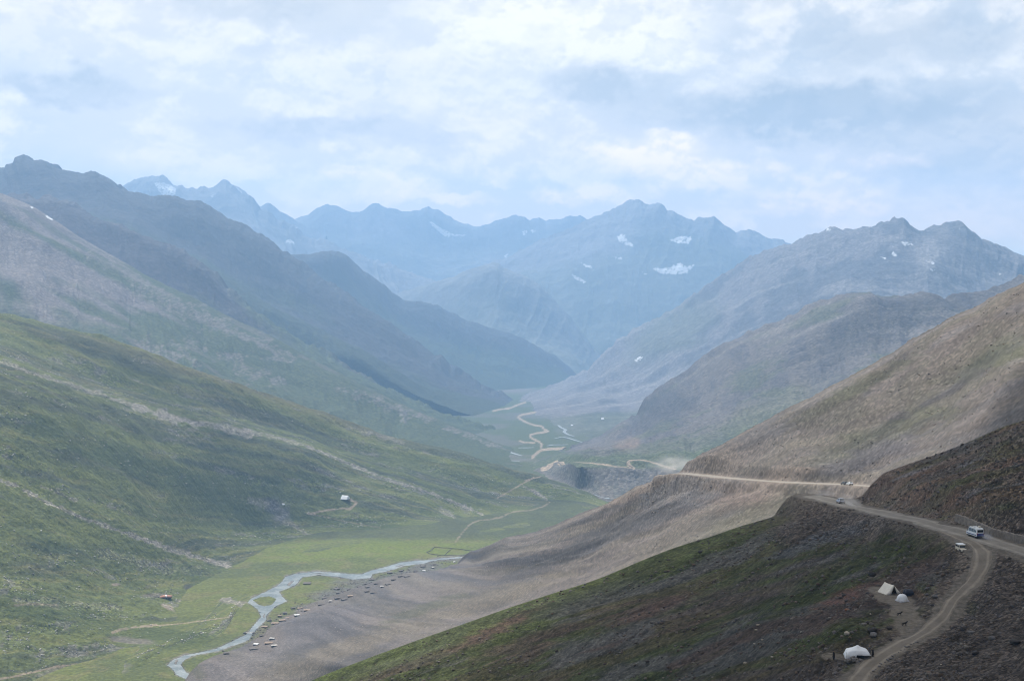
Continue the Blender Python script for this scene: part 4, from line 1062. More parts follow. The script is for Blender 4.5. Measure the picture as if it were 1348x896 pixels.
class MB:
    """collects shapes and links them as one mesh object"""
    def __init__(self): self.v = []; self.f = []
    def add(self, v, f):
        b = len(self.v); self.v += [tuple(p) for p in v]; self.f += [tuple(i + b for i in q_) for q_ in f]; return self
    def box(self, c, s, rz=0.0, top=1.0, topy=None, rx=0.0):
        topy = top if topy is None else topy
        V = []
        for z, k, ky in ((-0.5, 1, 1), (0.5, top, topy)):
            for x, y in ((-.5, -.5), (.5, -.5), (.5, .5), (-.5, .5)):
                V.append(Vector((x * s[0] * k, y * s[1] * ky, z * s[2])))
        M = Matrix.Rotation(rz, 3, 'Z') @ Matrix.Rotation(rx, 3, 'X')
        V = [M @ p + Vector(c) for p in V]
        return self.add(V, [(3, 2, 1, 0), (4, 5, 6, 7), (0, 1, 5, 4), (1, 2, 6, 5), (2, 3, 7, 6), (3, 0, 4, 7)])
    def prism(self, prof, x0, x1, inset=0.0, zin=None):
        """profile of (y, z) points extruded across x; points above zin lean inwards by inset"""
        n = len(prof); V = []
        for x, sg in ((x0, 1), (x1, -1)):
            for y, z in prof:
                V.append((x + (sg * inset if zin is not None and z > zin else 0), y, z))
        F = [tuple(range(n)), tuple(range(2 * n - 1, n - 1, -1))]
        for i in range(n):
            j_ = (i + 1) % n
            F.append((i, n + i, n + j_, j_))
        return self.add(V, F)
    def cyl(self, c, r, w, axis='X', n=14, r2=None):
        V = []; r2 = r if r2 is None else r2
        for s_, rr_ in ((-0.5, r), (0.5, r2)):
            for i in range(n):
                a = 2 * math.pi * i / n; p, q_ = math.cos(a) * rr_, math.sin(a) * rr_
                V.append({'X': (s_ * w, p, q_), 'Y': (p, s_ * w, q_), 'Z': (p, q_, s_ * w)}[axis])
        V = [Vector(p) + Vector(c) for p in V]
        F = [tuple(range(n - 1, -1, -1)), tuple(range(n, 2 * n))] + [(i, (i + 1) % n, n + (i + 1) % n, n + i) for i in range(n)]
        return self.add(V, F)
    def bar(self, a, b, r, n=8, r2=None):
        a = Vector(a); b = Vector(b); d = (b - a); L = d.length
        q_ = d.to_track_quat('Z', 'Y').to_matrix()
        r2 = r if r2 is None else r2
        V = [q_ @ Vector((math.cos(2 * math.pi * i / n) * r, math.sin(2 * math.pi * i / n) * r, 0)) + a for i in range(n)]
        V += [q_ @ Vector((math.cos(2 * math.pi * i / n) * r2, math.sin(2 * math.pi * i / n) * r2, L)) + a for i in range(n)]
        return self.add(V, [tuple(range(n - 1, -1, -1)), tuple(range(n, 2 * n))] + [(i, (i + 1) % n, n + (i + 1) % n, n + i) for i in range(n)])
    def build(self, name, mat, parent=None, bevel=0.0, smooth=False):
        me = bpy.data.meshes.new(name); me.from_pydata(self.v, [], self.f)
        me.update(); me.materials.append(mat)
        import bmesh
        bm = bmesh.new(); bm.from_mesh(me); bmesh.ops.recalc_face_normals(bm, faces=bm.faces); bm.to_mesh(me); bm.free()
        if smooth:
            for p in me.polygons: p.use_smooth = True
        o = bpy.data.objects.new(name, me); COL.objects.link(o)
        if parent is not None: o.parent = parent
        if bevel:
            b = o.modifiers.new('bevel', 'BEVEL'); b.width = bevel; b.segments = 2; b.limit_method = 'ANGLE'
        return o


def pick_any(px, py, surfs):
    best = None
    for s_ in surfs:
        d2 = (s_.px - px) ** 2 + (s_.py - py) ** 2
        m = (d2 < 4.0) & (s_.dep > 30)
        if not m.any(): continue
        p = pick(s_, px, py, 2.0)
        if best is None or p[1] < best[1]: best = p
    return best


def ground_at(s_, x, y, k=5):
    d2 = (s_.P[..., 0] - x) ** 2 + (s_.P[..., 1] - y) ** 2
    i = np.argpartition(d2.ravel(), k)[:k]
    w = 1 / (d2.ravel()[i] + 0.01)
    return float((s_.P[..., 2].ravel()[i] * w).sum() / w.sum())


def heading(line, p):
    i = int(np.argmin(((line[:, :2] - p[:2]) ** 2).sum(1))); i = min(max(i, 2), len(line) - 3)
    t_ = line[i + 2] - line[i - 2]
    return math.atan2(t_[1], t_[0]), math.atan2(t_[2], math.hypot(t_[0], t_[1])), line[i]


M_ = {}
M_['white'] = plain_mat('white_paint', (0.74, 0.77, 0.79), 0.35, 0.05, 1.5, spec=0.5)
M_['cream'] = plain_mat('cream_paint', (0.62, 0.57, 0.47), 0.5, 0.08, 1.5, spec=0.4)
M_['blue'] = plain_mat('blue_paint', (0.045, 0.065, 0.22), 0.4, 0.08, 1.5, spec=0.5)
M_['navy'] = plain_mat('navy_paint', (0.022, 0.028, 0.055), 0.35, 0.1, 1.5, spec=0.5)
M_['paleblue'] = plain_mat('pale_blue_paint', (0.40, 0.46, 0.56), 0.4, 0.08, 1.5, spec=0.5)
M_['grey'] = plain_mat('grey_paint', (0.085, 0.088, 0.095), 0.4, 0.08, 1.5, spec=0.5)
M_['glass'] = plain_mat('window_glass', (0.018, 0.024, 0.028), 0.08, 0.05, 1.0, spec=0.6)
M_['tyre'] = plain_mat('tyre_rubber', (0.018, 0.017, 0.016), 0.9, 0.15, 8.0)
M_['rim'] = plain_mat('wheel_rim', (0.30, 0.29, 0.28), 0.4, 0.1, 8.0, metal=0.7)
M_['lamp'] = plain_mat('lamp_glass', (0.75, 0.75, 0.70), 0.15, 0.05, 6.0, spec=0.6)
M_['red'] = plain_mat('red_lamp', (0.30, 0.02, 0.015), 0.2, 0.05, 6.0, spec=0.6)
M_['black'] = plain_mat('black_trim', (0.02, 0.02, 0.02), 0.7, 0.1, 5.0)
M_['canvas'] = plain_mat('canvas', (0.70, 0.67, 0.60), 0.9, 0.10, 1.2, spec=0.1, bump=0.4)
M_['tarp'] = plain_mat('white_tarpaulin', (0.78, 0.80, 0.83), 0.6, 0.06, 1.4, spec=0.3, bump=0.4)
M_['navy_tarp'] = plain_mat('navy_tarpaulin', (0.022, 0.027, 0.045), 0.55, 0.15, 1.5, spec=0.4, bump=0.4)
M_['tarp2'] = plain_mat('grey_tarpaulin', (0.50, 0.50, 0.54), 0.7, 0.15, 1.2, spec=0.2, bump=0.5)
M_['dark'] = plain_mat('inside_shade', (0.012, 0.011, 0.011), 0.95, 0.1, 2.0)  # near-black paint for the shade inside doorways and tents
M_['wood'] = plain_mat('weathered_wood', (0.12, 0.085, 0.055), 0.9, 0.25, 4.0)
M_['stone'] = plain_mat('dry_stone', (0.16, 0.148, 0.14), 0.95, 0.35, 1.6, bump=1.0)
M_['stone_dark'] = plain_mat('dark_stone', (0.10, 0.092, 0.088), 0.95, 0.35, 1.6, bump=1.0)
M_['wallstone'] = plain_mat('wall_stone', (0.225, 0.20, 0.175), 0.95, 0.30, 1.3, bump=1.0)
M_['rooftan'] = plain_mat('earth_roof', (0.28, 0.215, 0.165), 0.95, 0.15, 0.7)
M_['roofdark'] = plain_mat('turf_roof', (0.135, 0.118, 0.106), 0.95, 0.25, 0.7)
M_['roofpale'] = plain_mat('pale_roof', (0.42, 0.395, 0.37), 0.8, 0.12, 0.7)
M_['roofwhite'] = plain_mat('white_roof', (0.62, 0.62, 0.61), 0.7, 0.08, 0.7)
M_['orange'] = plain_mat('orange_tarpaulin', (0.42, 0.21, 0.145), 0.8, 0.15, 0.8)
M_['cloth_dark'] = plain_mat('dark_cloth', (0.022, 0.020, 0.022), 0.95, 0.2, 6.0)
M_['cloth_tan'] = plain_mat('tan_cloth', (0.30, 0.24, 0.17), 0.95, 0.15, 6.0)
M_['cloth_grey'] = plain_mat('grey_cloth', (0.11, 0.11, 0.12), 0.95, 0.2, 6.0)
M_['skin'] = plain_mat('skin', (0.28, 0.16, 0.10), 0.6, 0.05, 20.0)
M_['hair'] = plain_mat('dark_hair', (0.012, 0.010, 0.009), 0.7, 0.1, 30.0)
M_['fur'] = plain_mat('dark_fur', (0.020, 0.017, 0.015), 0.9, 0.2, 12.0)


# ---------------------------------------------------------------- vehicles (front towards +y)
def wheel(x, y, r, w, root):
    sg = 1 if x > 0 else -1
    wh = MB().cyl((0, 0, 0), r, w).build('wheel', M_['tyre'], root, bevel=0.03); wh.location = (x, y, r)
    MB().cyl((sg * w * 0.45, 0, 0), r * 0.55, 0.06).build('rim', M_['rim'], wh)
    return wh


def minibus(loc, rz, tilt):
    root = empty('minibus', loc, rz, tilt)
    L, Wd = 4.9, 1.8; y0, y1 = -L / 2, L / 2; h = Wd / 2
    prof = [(y0, 0.42), (y0 + 0.02, 1.15), (y0 + 0.10, 2.02), (y0 + 0.30, 2.20), (y1 - 1.5, 2.22), (y1 - 1.15, 2.10), (y1 - 0.62, 1.30), (y1 - 0.12, 1.05), (y1, 0.75), (y1 - 0.03, 0.42)]
    MB().prism(prof, -h, h, 0.13, 1.25).build('body', M_['white'], root, bevel=0.07)
    MB().box((0, 0, 0.36), (1.7, 4.5, 0.18)).build('chassis', M_['black'], root)
    f = MB().box((0, y0 - 0.012, 1.62), (1.36, 0.05, 0.52), rx=-0.10).build('rear_window', M_['glass'], root, bevel=0.02)
    MB().box((0, y0 - 0.02, 0.83), (1.68, 0.05, 0.56)).build('tailgate', M_['blue'], root, bevel=0.02)
    MB().box((0, y0 - 0.10, 0.50), (1.80, 0.20, 0.22)).build('bumper', M_['navy'], root, bevel=0.04)
    for x in (-0.78, 0.78): MB().box((x, y0 - 0.03, 1.02), (0.14, 0.06, 0.34)).build('tail_light', M_['red'], root)
    MB().box((0, y1 - 0.88, 1.72), (1.42, 0.04, 0.92), rx=0.58).build('windscreen', M_['glass'], root)
    for sg in (-1, 1):
        for yc, ln in ((-1.62, 1.1), (-0.42, 1.1), (0.80, 1.1)):
            p = MB(); x_ = sg * (h + 0.004)
            p.add([(x_, yc - ln / 2, 1.30), (x_, yc + ln / 2, 1.30), (sg * (h - 0.118), yc + ln / 2 - 0.05, 1.92), (sg * (h - 0.118), yc - ln / 2 + 0.05, 1.92),
                   (x_ - sg * 0.03, yc - ln / 2, 1.30), (x_ - sg * 0.03, yc + ln / 2, 1.30), (sg * (h - 0.15), yc + ln / 2 - 0.05, 1.92), (sg * (h - 0.15), yc - ln / 2 + 0.05, 1.92)],
                  [(0, 1, 2, 3), (7, 6, 5, 4), (0, 4, 5, 1), (1, 5, 6, 2), (2, 6, 7, 3), (3, 7, 4, 0)])
            p.build('side_window', M_['glass'], root)
        MB().box((sg * (h + 0.006), 0, 0.72), (0.03, 4.3, 0.16)).build('side_stripe', M_['blue'], root)
        MB().box((sg * 0.66, y1 - 0.02, 0.80), (0.30, 0.08, 0.18)).build('headlight', M_['lamp'], root)
        MB().box((sg * (h + 0.12), y1 - 0.95, 1.35), (0.20, 0.08, 0.22)).build('mirror', M_['black'], root, bevel=0.02)
    rk = MB()
    for yy in (-1.7, -0.7, 0.3): rk.bar((-0.7, yy, 2.32), (0.7, yy, 2.32), 0.025)
    for xx in (-0.7, 0.7): rk.bar((xx, -1.9, 2.34), (xx, 0.5, 2.34), 0.03)
    for xx in (-0.7, 0.7):
        for yy in (-1.7, 0.3): rk.bar((xx, yy, 2.16), (xx, yy, 2.34), 0.025)
    rk.build('roof_rack', M_['rim'], root)
    bg_ = MB().box((0.35, -1.3, 2.44), (0.5, 0.7, 0.2), top=0.8).build('roof_luggage', M_['cream'], root, bevel=0.05)
    for x in (-0.78, 0.78):
        for yy in (-1.45, 1.45): wheel(x, yy, 0.34, 0.22, root)
    return root


def jeep(loc, rz, tilt, body, roof, name='jeep'):
    root = empty(name, loc, rz, tilt)
    MB().prism([(-1.75, 0.55), (-1.78, 1.12), (0.45, 1.14), (0.55, 1.10), (1.62, 1.04), (1.72, 0.90), (1.72, 0.55)], -0.76, 0.76).build('body', M_[body], root, bevel=0.05)
    MB().prism([(-1.72, 1.12), (-1.62, 1.78), (0.30, 1.80), (0.52, 1.12)], -0.74, 0.74, 0.08, 1.4).build('cabin', M_[body], root, bevel=0.04)
    MB().prism([(-1.74, 1.80), (-1.66, 1.90), (0.30, 1.91), (0.42, 1.80)], -0.76, 0.76).build('roof', M_[roof], root, bevel=0.05)
    MB().box((0, 0.445, 1.46), (1.28, 0.03, 0.50), rx=0.31).build('windscreen', M_['glass'], root)
    MB().box((0, -1.70, 1.48), (1.0, 0.03, 0.40), rx=-0.15).build('rear_window', M_['glass'], root)
    for sg in (-1, 1):
        for yc, ln in ((-1.12, 0.85), (-0.12, 0.80)):
            MB().box((sg * 0.725, yc, 1.47), (0.03, ln, 0.40)).build('side_window', M_['glass'], root)
        MB().cyl((sg * 0.55, 1.73, 0.86), 0.11, 0.06, 'Y').build('headlight', M_['lamp'], root)
        MB().prism([(0.66, 0.62), (0.78, 0.98), (1.42, 0.98), (1.60, 0.62), (1.5, 0.62), (1.36, 0.88), (0.84, 0.88), (0.74, 0.62)], sg * 0.74, sg * 0.90).build('mudguard', M_['black'], root)
    g_ = MB()
    for i in range(7): g_.box((-0.33 + i * 0.11, 1.735, 0.82), (0.05, 0.04, 0.30))
    g_.build('grille', M_['black'], root)
    MB().box((0, 1.84, 0.58), (1.56, 0.14, 0.14)).build('bumper', M_['black'], root)
    MB().box((0, 0, 0.50), (1.2, 3.3, 0.16)).build('chassis', M_['black'], root)
    MB().cyl((0, -1.87, 0.95), 0.33, 0.18, 'Y').build('spare_wheel', M_['tyre'], root)
    for x in (-0.68, 0.68):
        for yy in (-1.10, 1.12): wheel(x, yy, 0.38, 0.22, root)
    return root


def car(loc, rz, tilt, body, name='car'):
    root = empty(name, loc, rz, tilt)
    MB().prism([(-2.02, 0.38), (-2.05, 0.82), (-1.9, 0.92), (0.95, 0.94), (1.85, 0.80), (2.0, 0.62), (1.98, 0.38)], -0.82, 0.82).build('body', M_[body], root, bevel=0.07)
    MB().prism([(-1.85, 0.92), (-1.35, 1.44), (0.10, 1.46), (0.92, 0.93)], -0.78, 0.78, 0.14, 1.2).build('cabin', M_[body], root, bevel=0.06)
    MB().box((0, 0.53, 1.21), (1.22, 0.03, 0.62), rx=0.99).build('windscreen', M_['glass'], root)
    MB().box((0, -1.61, 1.19), (1.22, 0.03, 0.55), rx=-0.765).build('rear_window', M_['glass'], root)
    for sg in (-1, 1):
        for yc, ln in ((-0.92, 0.7), (-0.08, 0.75)):
            p = MB(); x_ = sg * 0.792
            p.add([(x_, yc - ln / 2, 0.98), (x_, yc + ln / 2, 0.98), (sg * 0.66, yc + ln / 2 - 0.12, 1.38), (sg * 0.66, yc - ln / 2 + 0.12, 1.38),
                   (x_ - sg * 0.04, yc - ln / 2, 0.98), (x_ - sg * 0.04, yc + ln / 2, 0.98), (sg * 0.62, yc + ln / 2 - 0.12, 1.38), (sg * 0.62, yc - ln / 2 + 0.12, 1.38)],
                  [(0, 1, 2, 3), (7, 6, 5, 4), (0, 4, 5, 1), (1, 5, 6, 2), (2, 6, 7, 3), (3, 7, 4, 0)])
            p.build('side_window', M_['glass'], root)
        MB().box((sg * 0.6, 1.96, 0.68), (0.30, 0.10, 0.14)).build('headlight', M_['lamp'], root)
        MB().box((sg * 0.66, -2.04, 0.74), (0.24, 0.06, 0.16)).build('tail_light', M_['red'], root)
    MB().box((0, 2.0, 0.45), (1.6, 0.12, 0.18)).build('bumper', M_['black'], root, bevel=0.03)
    MB().box((0, -2.05, 0.46), (1.6, 0.12, 0.18)).build('bumper', M_['black'], root, bevel=0.03)
    for x in (-0.72, 0.72):
        for yy in (-1.28, 1.28): wheel(x, yy, 0.31, 0.20, root)
    return root


def on_line(line, px, py, surf, lift, flip=False, side=0.0):
    p = pick(surf, px, py, 2.2)
    hd, pitch, q_ = heading(line, p)
    if flip: hd += math.pi; pitch = -pitch
    off = Vector((-math.sin(hd), math.cos(hd), 0)) * side
    return (p[0] + off.x, p[1] + off.y, q_[2] + lift), hd - math.pi / 2, (pitch, 0)


vl_, _, vt_ = on_line(main_line, 1283.5, 707.0, near, 0.10, True)
tag(minibus(vl_, math.radians(-18 + 27), vt_), 'white minibus with blue tailgate and roof rack on the gravel road', 'minibus')
tag(jeep(*on_line(track_line, 1266, 721.5, near, 0.12), 'cream', 'white'), 'old cream jeep with white roof at the top of the dirt track', 'jeep')
tag(car(*on_line(main_line, 1106.5, 662.5, near, 0.10, True), 'paleblue'), 'pale blue car trailing dust where the near road bends away', 'car')
tag(car(*on_line(far_line, 1118.5, 638.6, scree, 0.10), 'white'), 'small white car at the near end of the far road', 'car')
tag(car(*on_line(far_line, 1111.5, 638.4, scree, 0.10), 'grey'), 'small dark grey car just left of the white car on the far road', 'car')
p = pick(near, 1196, 782)
root = empty('covered_stack', (p[0], p[1], p[2] - 0.05), math.radians(12))
rows = []
for i in range(9):
    v_ = i / 8 * 2 - 1; r = []
    for j_ in range(13):
        u_ = j_ / 12 * 2 - 1; e = max(abs(u_), abs(v_))
        z = 1.12 - 0.12 * u_ + 0.10 * float(fbm(np.array(u_ * 2.2), np.array(v_ * 2.2), 3, 340))
        if e > 0.8: z = lerp(z, 0.02, ((e - 0.8) / 0.2) ** 0.7)
        r.append((1.1 * u_ * (0.9 if e < 0.9 else 1), 0.75 * v_ * (0.9 if e < 0.9 else 1), z))
    rows.append(r)
sheet_rows = rows; stack_root = root


# ---------------------------------------------------------------- tents
def sheet(rows, name, mat, parent, thick=0.03):
    n = len(rows[0]); V = [p for r in rows for p in r]
    F = [(i * n + j_, i * n + j_ + 1, (i + 1) * n + j_ + 1, (i + 1) * n + j_) for i in range(len(rows) - 1) for j_ in range(n - 1)]
    o = MB().add(V, F).build(name, mat, parent, smooth=True)
    sd_ = o.modifiers.new('solid', 'SOLIDIFY'); sd_.thickness = thick; sd_.offset = 0
    return o


def ridge_tent(loc, rz, L, Wd, H, mat, open_front=True):
    root = empty('ridge_tent', loc, rz)
    n = 9
    for sg in (-1, 1):                                        # each roof slope sags between ridge and eave
        rows = []
        for i in range(7):
            t_ = i / 6; r = []
            for j_ in range(n):
                y = (j_ / (n - 1) - 0.5) * L
                end = abs(j_ / (n - 1) - 0.5) * 2
                x = sg * (Wd / 2) * t_
                z = H * (1 - t_) - 0.16 * math.sin(math.pi * t_) * (1 - 0.5 * end ** 2) - 0.10 * (1 - end ** 2) * (1 - t_) + (0.0 if t_ < 1 else 0.06 * math.sin(j_ * 2.1))
                r.append((x, y, z))
            rows.append(r)
        sheet(rows, 'roof_sheet', mat, root)
    back_rows = [[(-Wd / 2 * (1 - k), L / 2 - 0.02, H * k * 0.985), (0, L / 2 + 0.02, H * k * 0.985), (Wd / 2 * (1 - k), L / 2 - 0.02, H * k * 0.985)] for k in (0, .25, .5, .75, 1)]
    sheet(back_rows, 'end_wall', mat, root)
    for sg in (-1, 1):                                       # door flaps tied back
        rows = [[(sg * (Wd / 2 * (1 - k) * 0.98), -L / 2 + 0.02, H * k * 0.98), (sg * (Wd / 2 * (1 - k)) * (0.42 if open_front else 0.02), -L / 2 - 0.08, H * k * 0.98)] for k in (0, .25, .5, .75, 1)]
        sheet(rows, 'door_flap', mat, root)
    MB().box((0, 0.15, 0.02), (Wd * 0.9, L * 0.85, 0.04)).build('groundsheet', M_['dark'], root)  # painted near black for the shade inside the tent
    for y in (-L / 2, L / 2): MB().bar((0, y, 0), (0, y, H + 0.12), 0.03).build('pole', M_['wood'], root)
    for sg in (-1, 1):
        for y in (-L / 2, 0, L / 2): MB().bar((sg * Wd / 2 * 0.8, y, H * 0.2), (sg * (Wd / 2 + 0.7), y, 0), 0.012, 5).build('guy_line', M_['cream'], root)
    return root


sheet(sheet_rows, 'cover', M_['navy_tarp'], stack_root)
MB().box((0, 0, 0.45), (1.7, 1.1, 0.9), top=0.95).build('load', M_['wood'], stack_root)
for y_ in (-0.3, 0.3): MB().box((0, y_, 1.16), (1.9, 0.05, 0.04)).build('strap', M_['cloth_grey'], stack_root)
tag(stack_root, 'dark navy tarpaulin covering a stack beside the cream tent', 'covered stack')
p = pick(near, 1170.5, 779.5); r_ = ridge_tent((p[0], p[1], p[2] - 0.05), math.radians(22), 3.1, 3.7, 1.95, M_['canvas']); tag(r_, 'cream canvas ridge tent with a dark open door', 'tent')


def dome_tent(loc, rz, rx_, ry_, H, mat):
    root = empty('dome_tent', loc, rz)
    rows = []
    for i in range(9):
        ph = i / 8 * math.pi / 2; r = []
        for j_ in range(29):
            a = 2 * math.pi * j_ / 28
            k = math.cos(ph) ** 0.75 * (1 + 0.05 * math.cos(4 * a + 0.5))
            r.append((rx_ * k * math.cos(a), ry_ * k * math.sin(a), H * math.sin(ph) ** 0.85 * (1 - 0.03 * math.cos(4 * a))))
        rows.append(r)
    sheet(rows, 'shell', mat, root)
    pl = MB()
    for a0 in (0.4, 0.4 + math.pi / 2):
        pr = None
        for i in range(17):
            th = math.pi * i / 16
            q_ = (rx_ * 1.02 * math.cos(th) * math.cos(a0), ry_ * 1.02 * math.cos(th) * math.sin(a0), H * 1.01 * math.sin(th) ** 0.9 + 0.01)
            if pr: pl.bar(pr, q_, 0.02, 5)
            pr = q_
    pl.build('tent_pole', M_['cream'], root)
    MB().add([(-0.35, -ry_ * 0.985, 0.05), (0.35, -ry_ * 0.985, 0.05), (0.26, -ry_ * 0.86, H * 0.52), (-0.26, -ry_ * 0.86, H * 0.52), (-0.35, -ry_ * 0.95, 0.05), (0.35, -ry_ * 0.95, 0.05), (0.26, -ry_ * 0.82, H * 0.52), (-0.26, -ry_ * 0.82, H * 0.52)],
             [(0, 1, 2, 3), (7, 6, 5, 4), (0, 4, 5, 1), (1, 5, 6, 2), (2, 6, 7, 3), (3, 7, 4, 0)]).build('door', M_['tarp2'], root)
    MB().box((0, 0, 0.15), (rx_ * 1.9, ry_ * 1.9, 0.3), top=0.96).build('base_skirt', M_['tarp2'], root, bevel=0.05)
    return root


p = pick(near, 1187.5, 790.5); tag(dome_tent((p[0], p[1], p[2] - 0.08), math.radians(20), 1.15, 1.0, 1.5, M_['tarp']), 'small white dome tent between the cream tent and the track', 'tent')


def canopy(loc, rz):
    """a white sheet thrown over poles, one peak, low sagging sides"""
    root = empty('camp_tent', loc, rz)
    n, m = 23, 17; rows = []
    for i in range(m):
        v_ = i / (m - 1) * 2 - 1; r = []
        for j_ in range(n):
            u_ = j_ / (n - 1) * 2 - 1
            x = 2.25 * u_; y = 1.55 * v_
            d = math.hypot((u_ - 0.05) * 1.0, v_ * 0.9)
            z = 2.35 - 1.05 * min(d, 1.0) ** 0.75
            e = max(abs(u_), abs(v_))
            if e > 0.80:                                      # walls hanging from the eaves
                k = (e - 0.80) / 0.20
                low = 0.15 if (u_ < -0.15 or v_ > 0.3) else 0.85
                z = lerp(z, low, k ** 0.8); 
            z += 0.06 * float(fbm(np.array(u_ * 3.0), np.array(v_ * 3.0), 3, 301))
            r.append((x, y, z))
        rows.append(r)
    sheet(rows, 'sheet', M_['tarp'], root)
    for x, y in ((-2.1, -1.45), (2.1, -1.45), (-2.1, 1.45), (2.1, 1.45)): MB().bar((x, y, 0), (x, y, 1.3), 0.035).build('pole', M_['wood'], root)
    MB().bar((0.1, 0, 0), (0.1, 0, 2.28), 0.04).build('centre_pole', M_['wood'], root)
    MB().box((0.9, 0.3, 0.35), (1.8, 1.2, 0.7), top=0.9).build('stacked_bedding', M_['cloth_dark'], root, bevel=0.1)
    return root


p = pick(near, 1128, 864.5); camp = (p[0], p[1], p[2] - 0.05)
tag(canopy(camp, math.radians(-6)), 'large white tarpaulin tent beside the lower track', 'tent')


# ---------------------------------------------------------------- rocks
def rock_verts(seed, sub=1):
    import bmesh
    bm = bmesh.new(); bmesh.ops.create_icosphere(bm, subdivisions=sub, radius=1.0)
    V = np.array([v.co[:] for v in bm.verts]); F = np.array([[v.index for v in f.verts] for f in bm.faces]); bm.free()
    r = np.random.RandomState(seed)
    for _ in range(7 if sub > 1 else 4):                         # cut flat facets
        d = r.normal(size=3); d /= np.linalg.norm(d); k = 0.55 + 0.3 * r.rand()
        h = V @ d; V = V - np.outer(np.maximum(h - k, 0), d)
    V *= 1 + 0.10 * r.normal(size=(len(V), 1))
    V *= np.array([1.0, 0.75 + 0.3 * r.rand(), 0.5 + 0.3 * r.rand()])
    return V, F


def rot_z(a):
    return np.array([[math.cos(a), -math.sin(a), 0], [math.sin(a), math.cos(a), 0], [0, 0, 1]])


def scatter_rocks(name, s_, weight, n, lo, hi, tones, label, sink=0.35, seed=1, power=2.2, flat=1.0):
    r = np.random.RandomState(seed)
    e1 = np.linalg.norm(s_.P[:, 1:] - s_.P[:, :-1], axis=2); e2 = np.linalg.norm(s_.P[1:] - s_.P[:-1], axis=2)
    w = weight[:-1, :-1] * np.sqrt(e1[:-1] * e2[:, :-1]) ** 1.0
    w = w * (s_.row[:-1, :-1] > -0.03)
    cw = np.cumsum(w.ravel()); ii = np.searchsorted(cw, r.rand(n) * cw[-1])
    vi, ui = np.unravel_index(ii, w.shape)
    fu = r.rand(n, 1); fv = r.rand(n, 1)
    P = (s_.P[vi, ui] * (1 - fu) + s_.P[vi, ui + 1] * fu) * (1 - fv) + (s_.P[vi + 1, ui] * (1 - fu) + s_.P[vi + 1, ui + 1] * fu) * fv
    S = lo + (hi - lo) * r.rand(n) ** power
    kinds = [rock_verts(50 + k, 1) for k in range(8)]
    Vs = []; Fs = []; Cs = []; base_ = 0
    tones = np.array(tones)
    for k in range(8):
        m = np.where(np.arange(n) % 8 == k)[0]
        V0, F0_ = kinds[k]
        a = r.rand(len(m)) * 6.283; ca, sa__ = np.cos(a), np.sin(a)
        x = V0[None, :, 0] * ca[:, None] - V0[None, :, 1] * sa__[:, None]
        y = V0[None, :, 0] * sa__[:, None] + V0[None, :, 1] * ca[:, None]
        z = np.broadcast_to(V0[None, :, 2], x.shape) + (0.5 - sink) * 0.6
        z = z * flat
        V = np.stack([x, y, z], -1) * S[m][:, None, None] * 0.5 + P[m][:, None, :]
        F = F0_[None] + (np.arange(len(m)) * len(V0))[:, None, None] + base_
        c = tones[r.randint(0, len(tones), len(m))] * (0.7 + 0.6 * r.rand(len(m), 1))
        Cs.append(np.repeat(c, len(V0), 0)); Vs.append(V.reshape(-1, 3)); Fs.append(F.reshape(-1, 3)); base_ += len(m) * len(V0)
    o = new_mesh_obj(name, np.concatenate(Vs), np.concatenate(Fs).ravel(), 3, m_rock, smooth=False)
    C_ = np.ones((base_, 4), np.float32); C_[:, :3] = np.concatenate(Cs); C_[:, 3] = 0.2
    set_attr(o.data, 'tint', C_)
    tag(o, label, kind='stuff')
    return o


m_rock = ground_mat('loose_rock', 0.5, 0.5, 0.22)
s = near
noroad = (1 - np.clip(km * 1.5 + kt * 1.5 + ka + kc, 0, 1)) * (s.row < 5.8)
grassy = left
wj = noroad * (0.25 + 1.6 * sstep(0.0, 0.6, fbm(s.U / 12, s.V / 5, 4, 310)) + 1.0 * bank)
scatter_rocks('rocks', near, wj, 15000, 0.22, 1.25, [(0.11, 0.10, 0.098), (0.085, 0.075, 0.068), (0.14, 0.125, 0.11), (0.105, 0.08, 0.065)], 'loose rocks strewn over the dark near hillside', seed=5, power=3.5)
wj = (1 - np.clip(kf * 1.5, 0, 1)) * (0.3 + 1.2 * sstep(0.0, 0.6, fbm(scree.U / 26, scree.V / 9, 4, 311)) + 2.0 * blot(scree, 885, 640, 42, 18, -0.35, seed=184, rough=0.8)) * (scree.P[..., 2] > floor_z(scree.P[..., 1]))
scatter_rocks('rocks', scree, wj, 15000, 0.3, 1.5, [(0.20, 0.18, 0.165), (0.16, 0.15, 0.145), (0.24, 0.215, 0.19), (0.15, 0.12, 0.10)], 'loose stones of the brown scree slope', seed=6, power=3.0, flat=0.6)
wj = (0.22 + 1.3 * cl) * (green.P[..., 2] > floor_z(green.P[..., 1]) + 2) * sstep(0.8, 2.0, green.row + 0.9)
scatter_rocks('rocks', green, wj, 6500, 0.9, 2.6, [(0.40, 0.385, 0.36), (0.30, 0.285, 0.265), (0.48, 0.46, 0.43), (0.20, 0.19, 0.18)], 'pale stones strewn over the green hillside', seed=7, power=3.0)


wj = (blot(valley, 350, 835, 34, 16, -0.6, seed=350) + blot(valley, 445, 784, 60, 14, -0.35, seed=351) + blot(valley, 540, 753, 60, 8, -0.25, seed=352) + 0.25 * (1 - sstep(0, 4, dr)) * (valley.py > 720)) * (~wet)
scatter_rocks('rocks', valley, wj, 2600, 0.5, 2.4, [(0.15, 0.138, 0.13), (0.11, 0.10, 0.098), (0.20, 0.18, 0.165), (0.16, 0.12, 0.10)], 'rubble and stones among the riverside huts', seed=8, power=2.5)


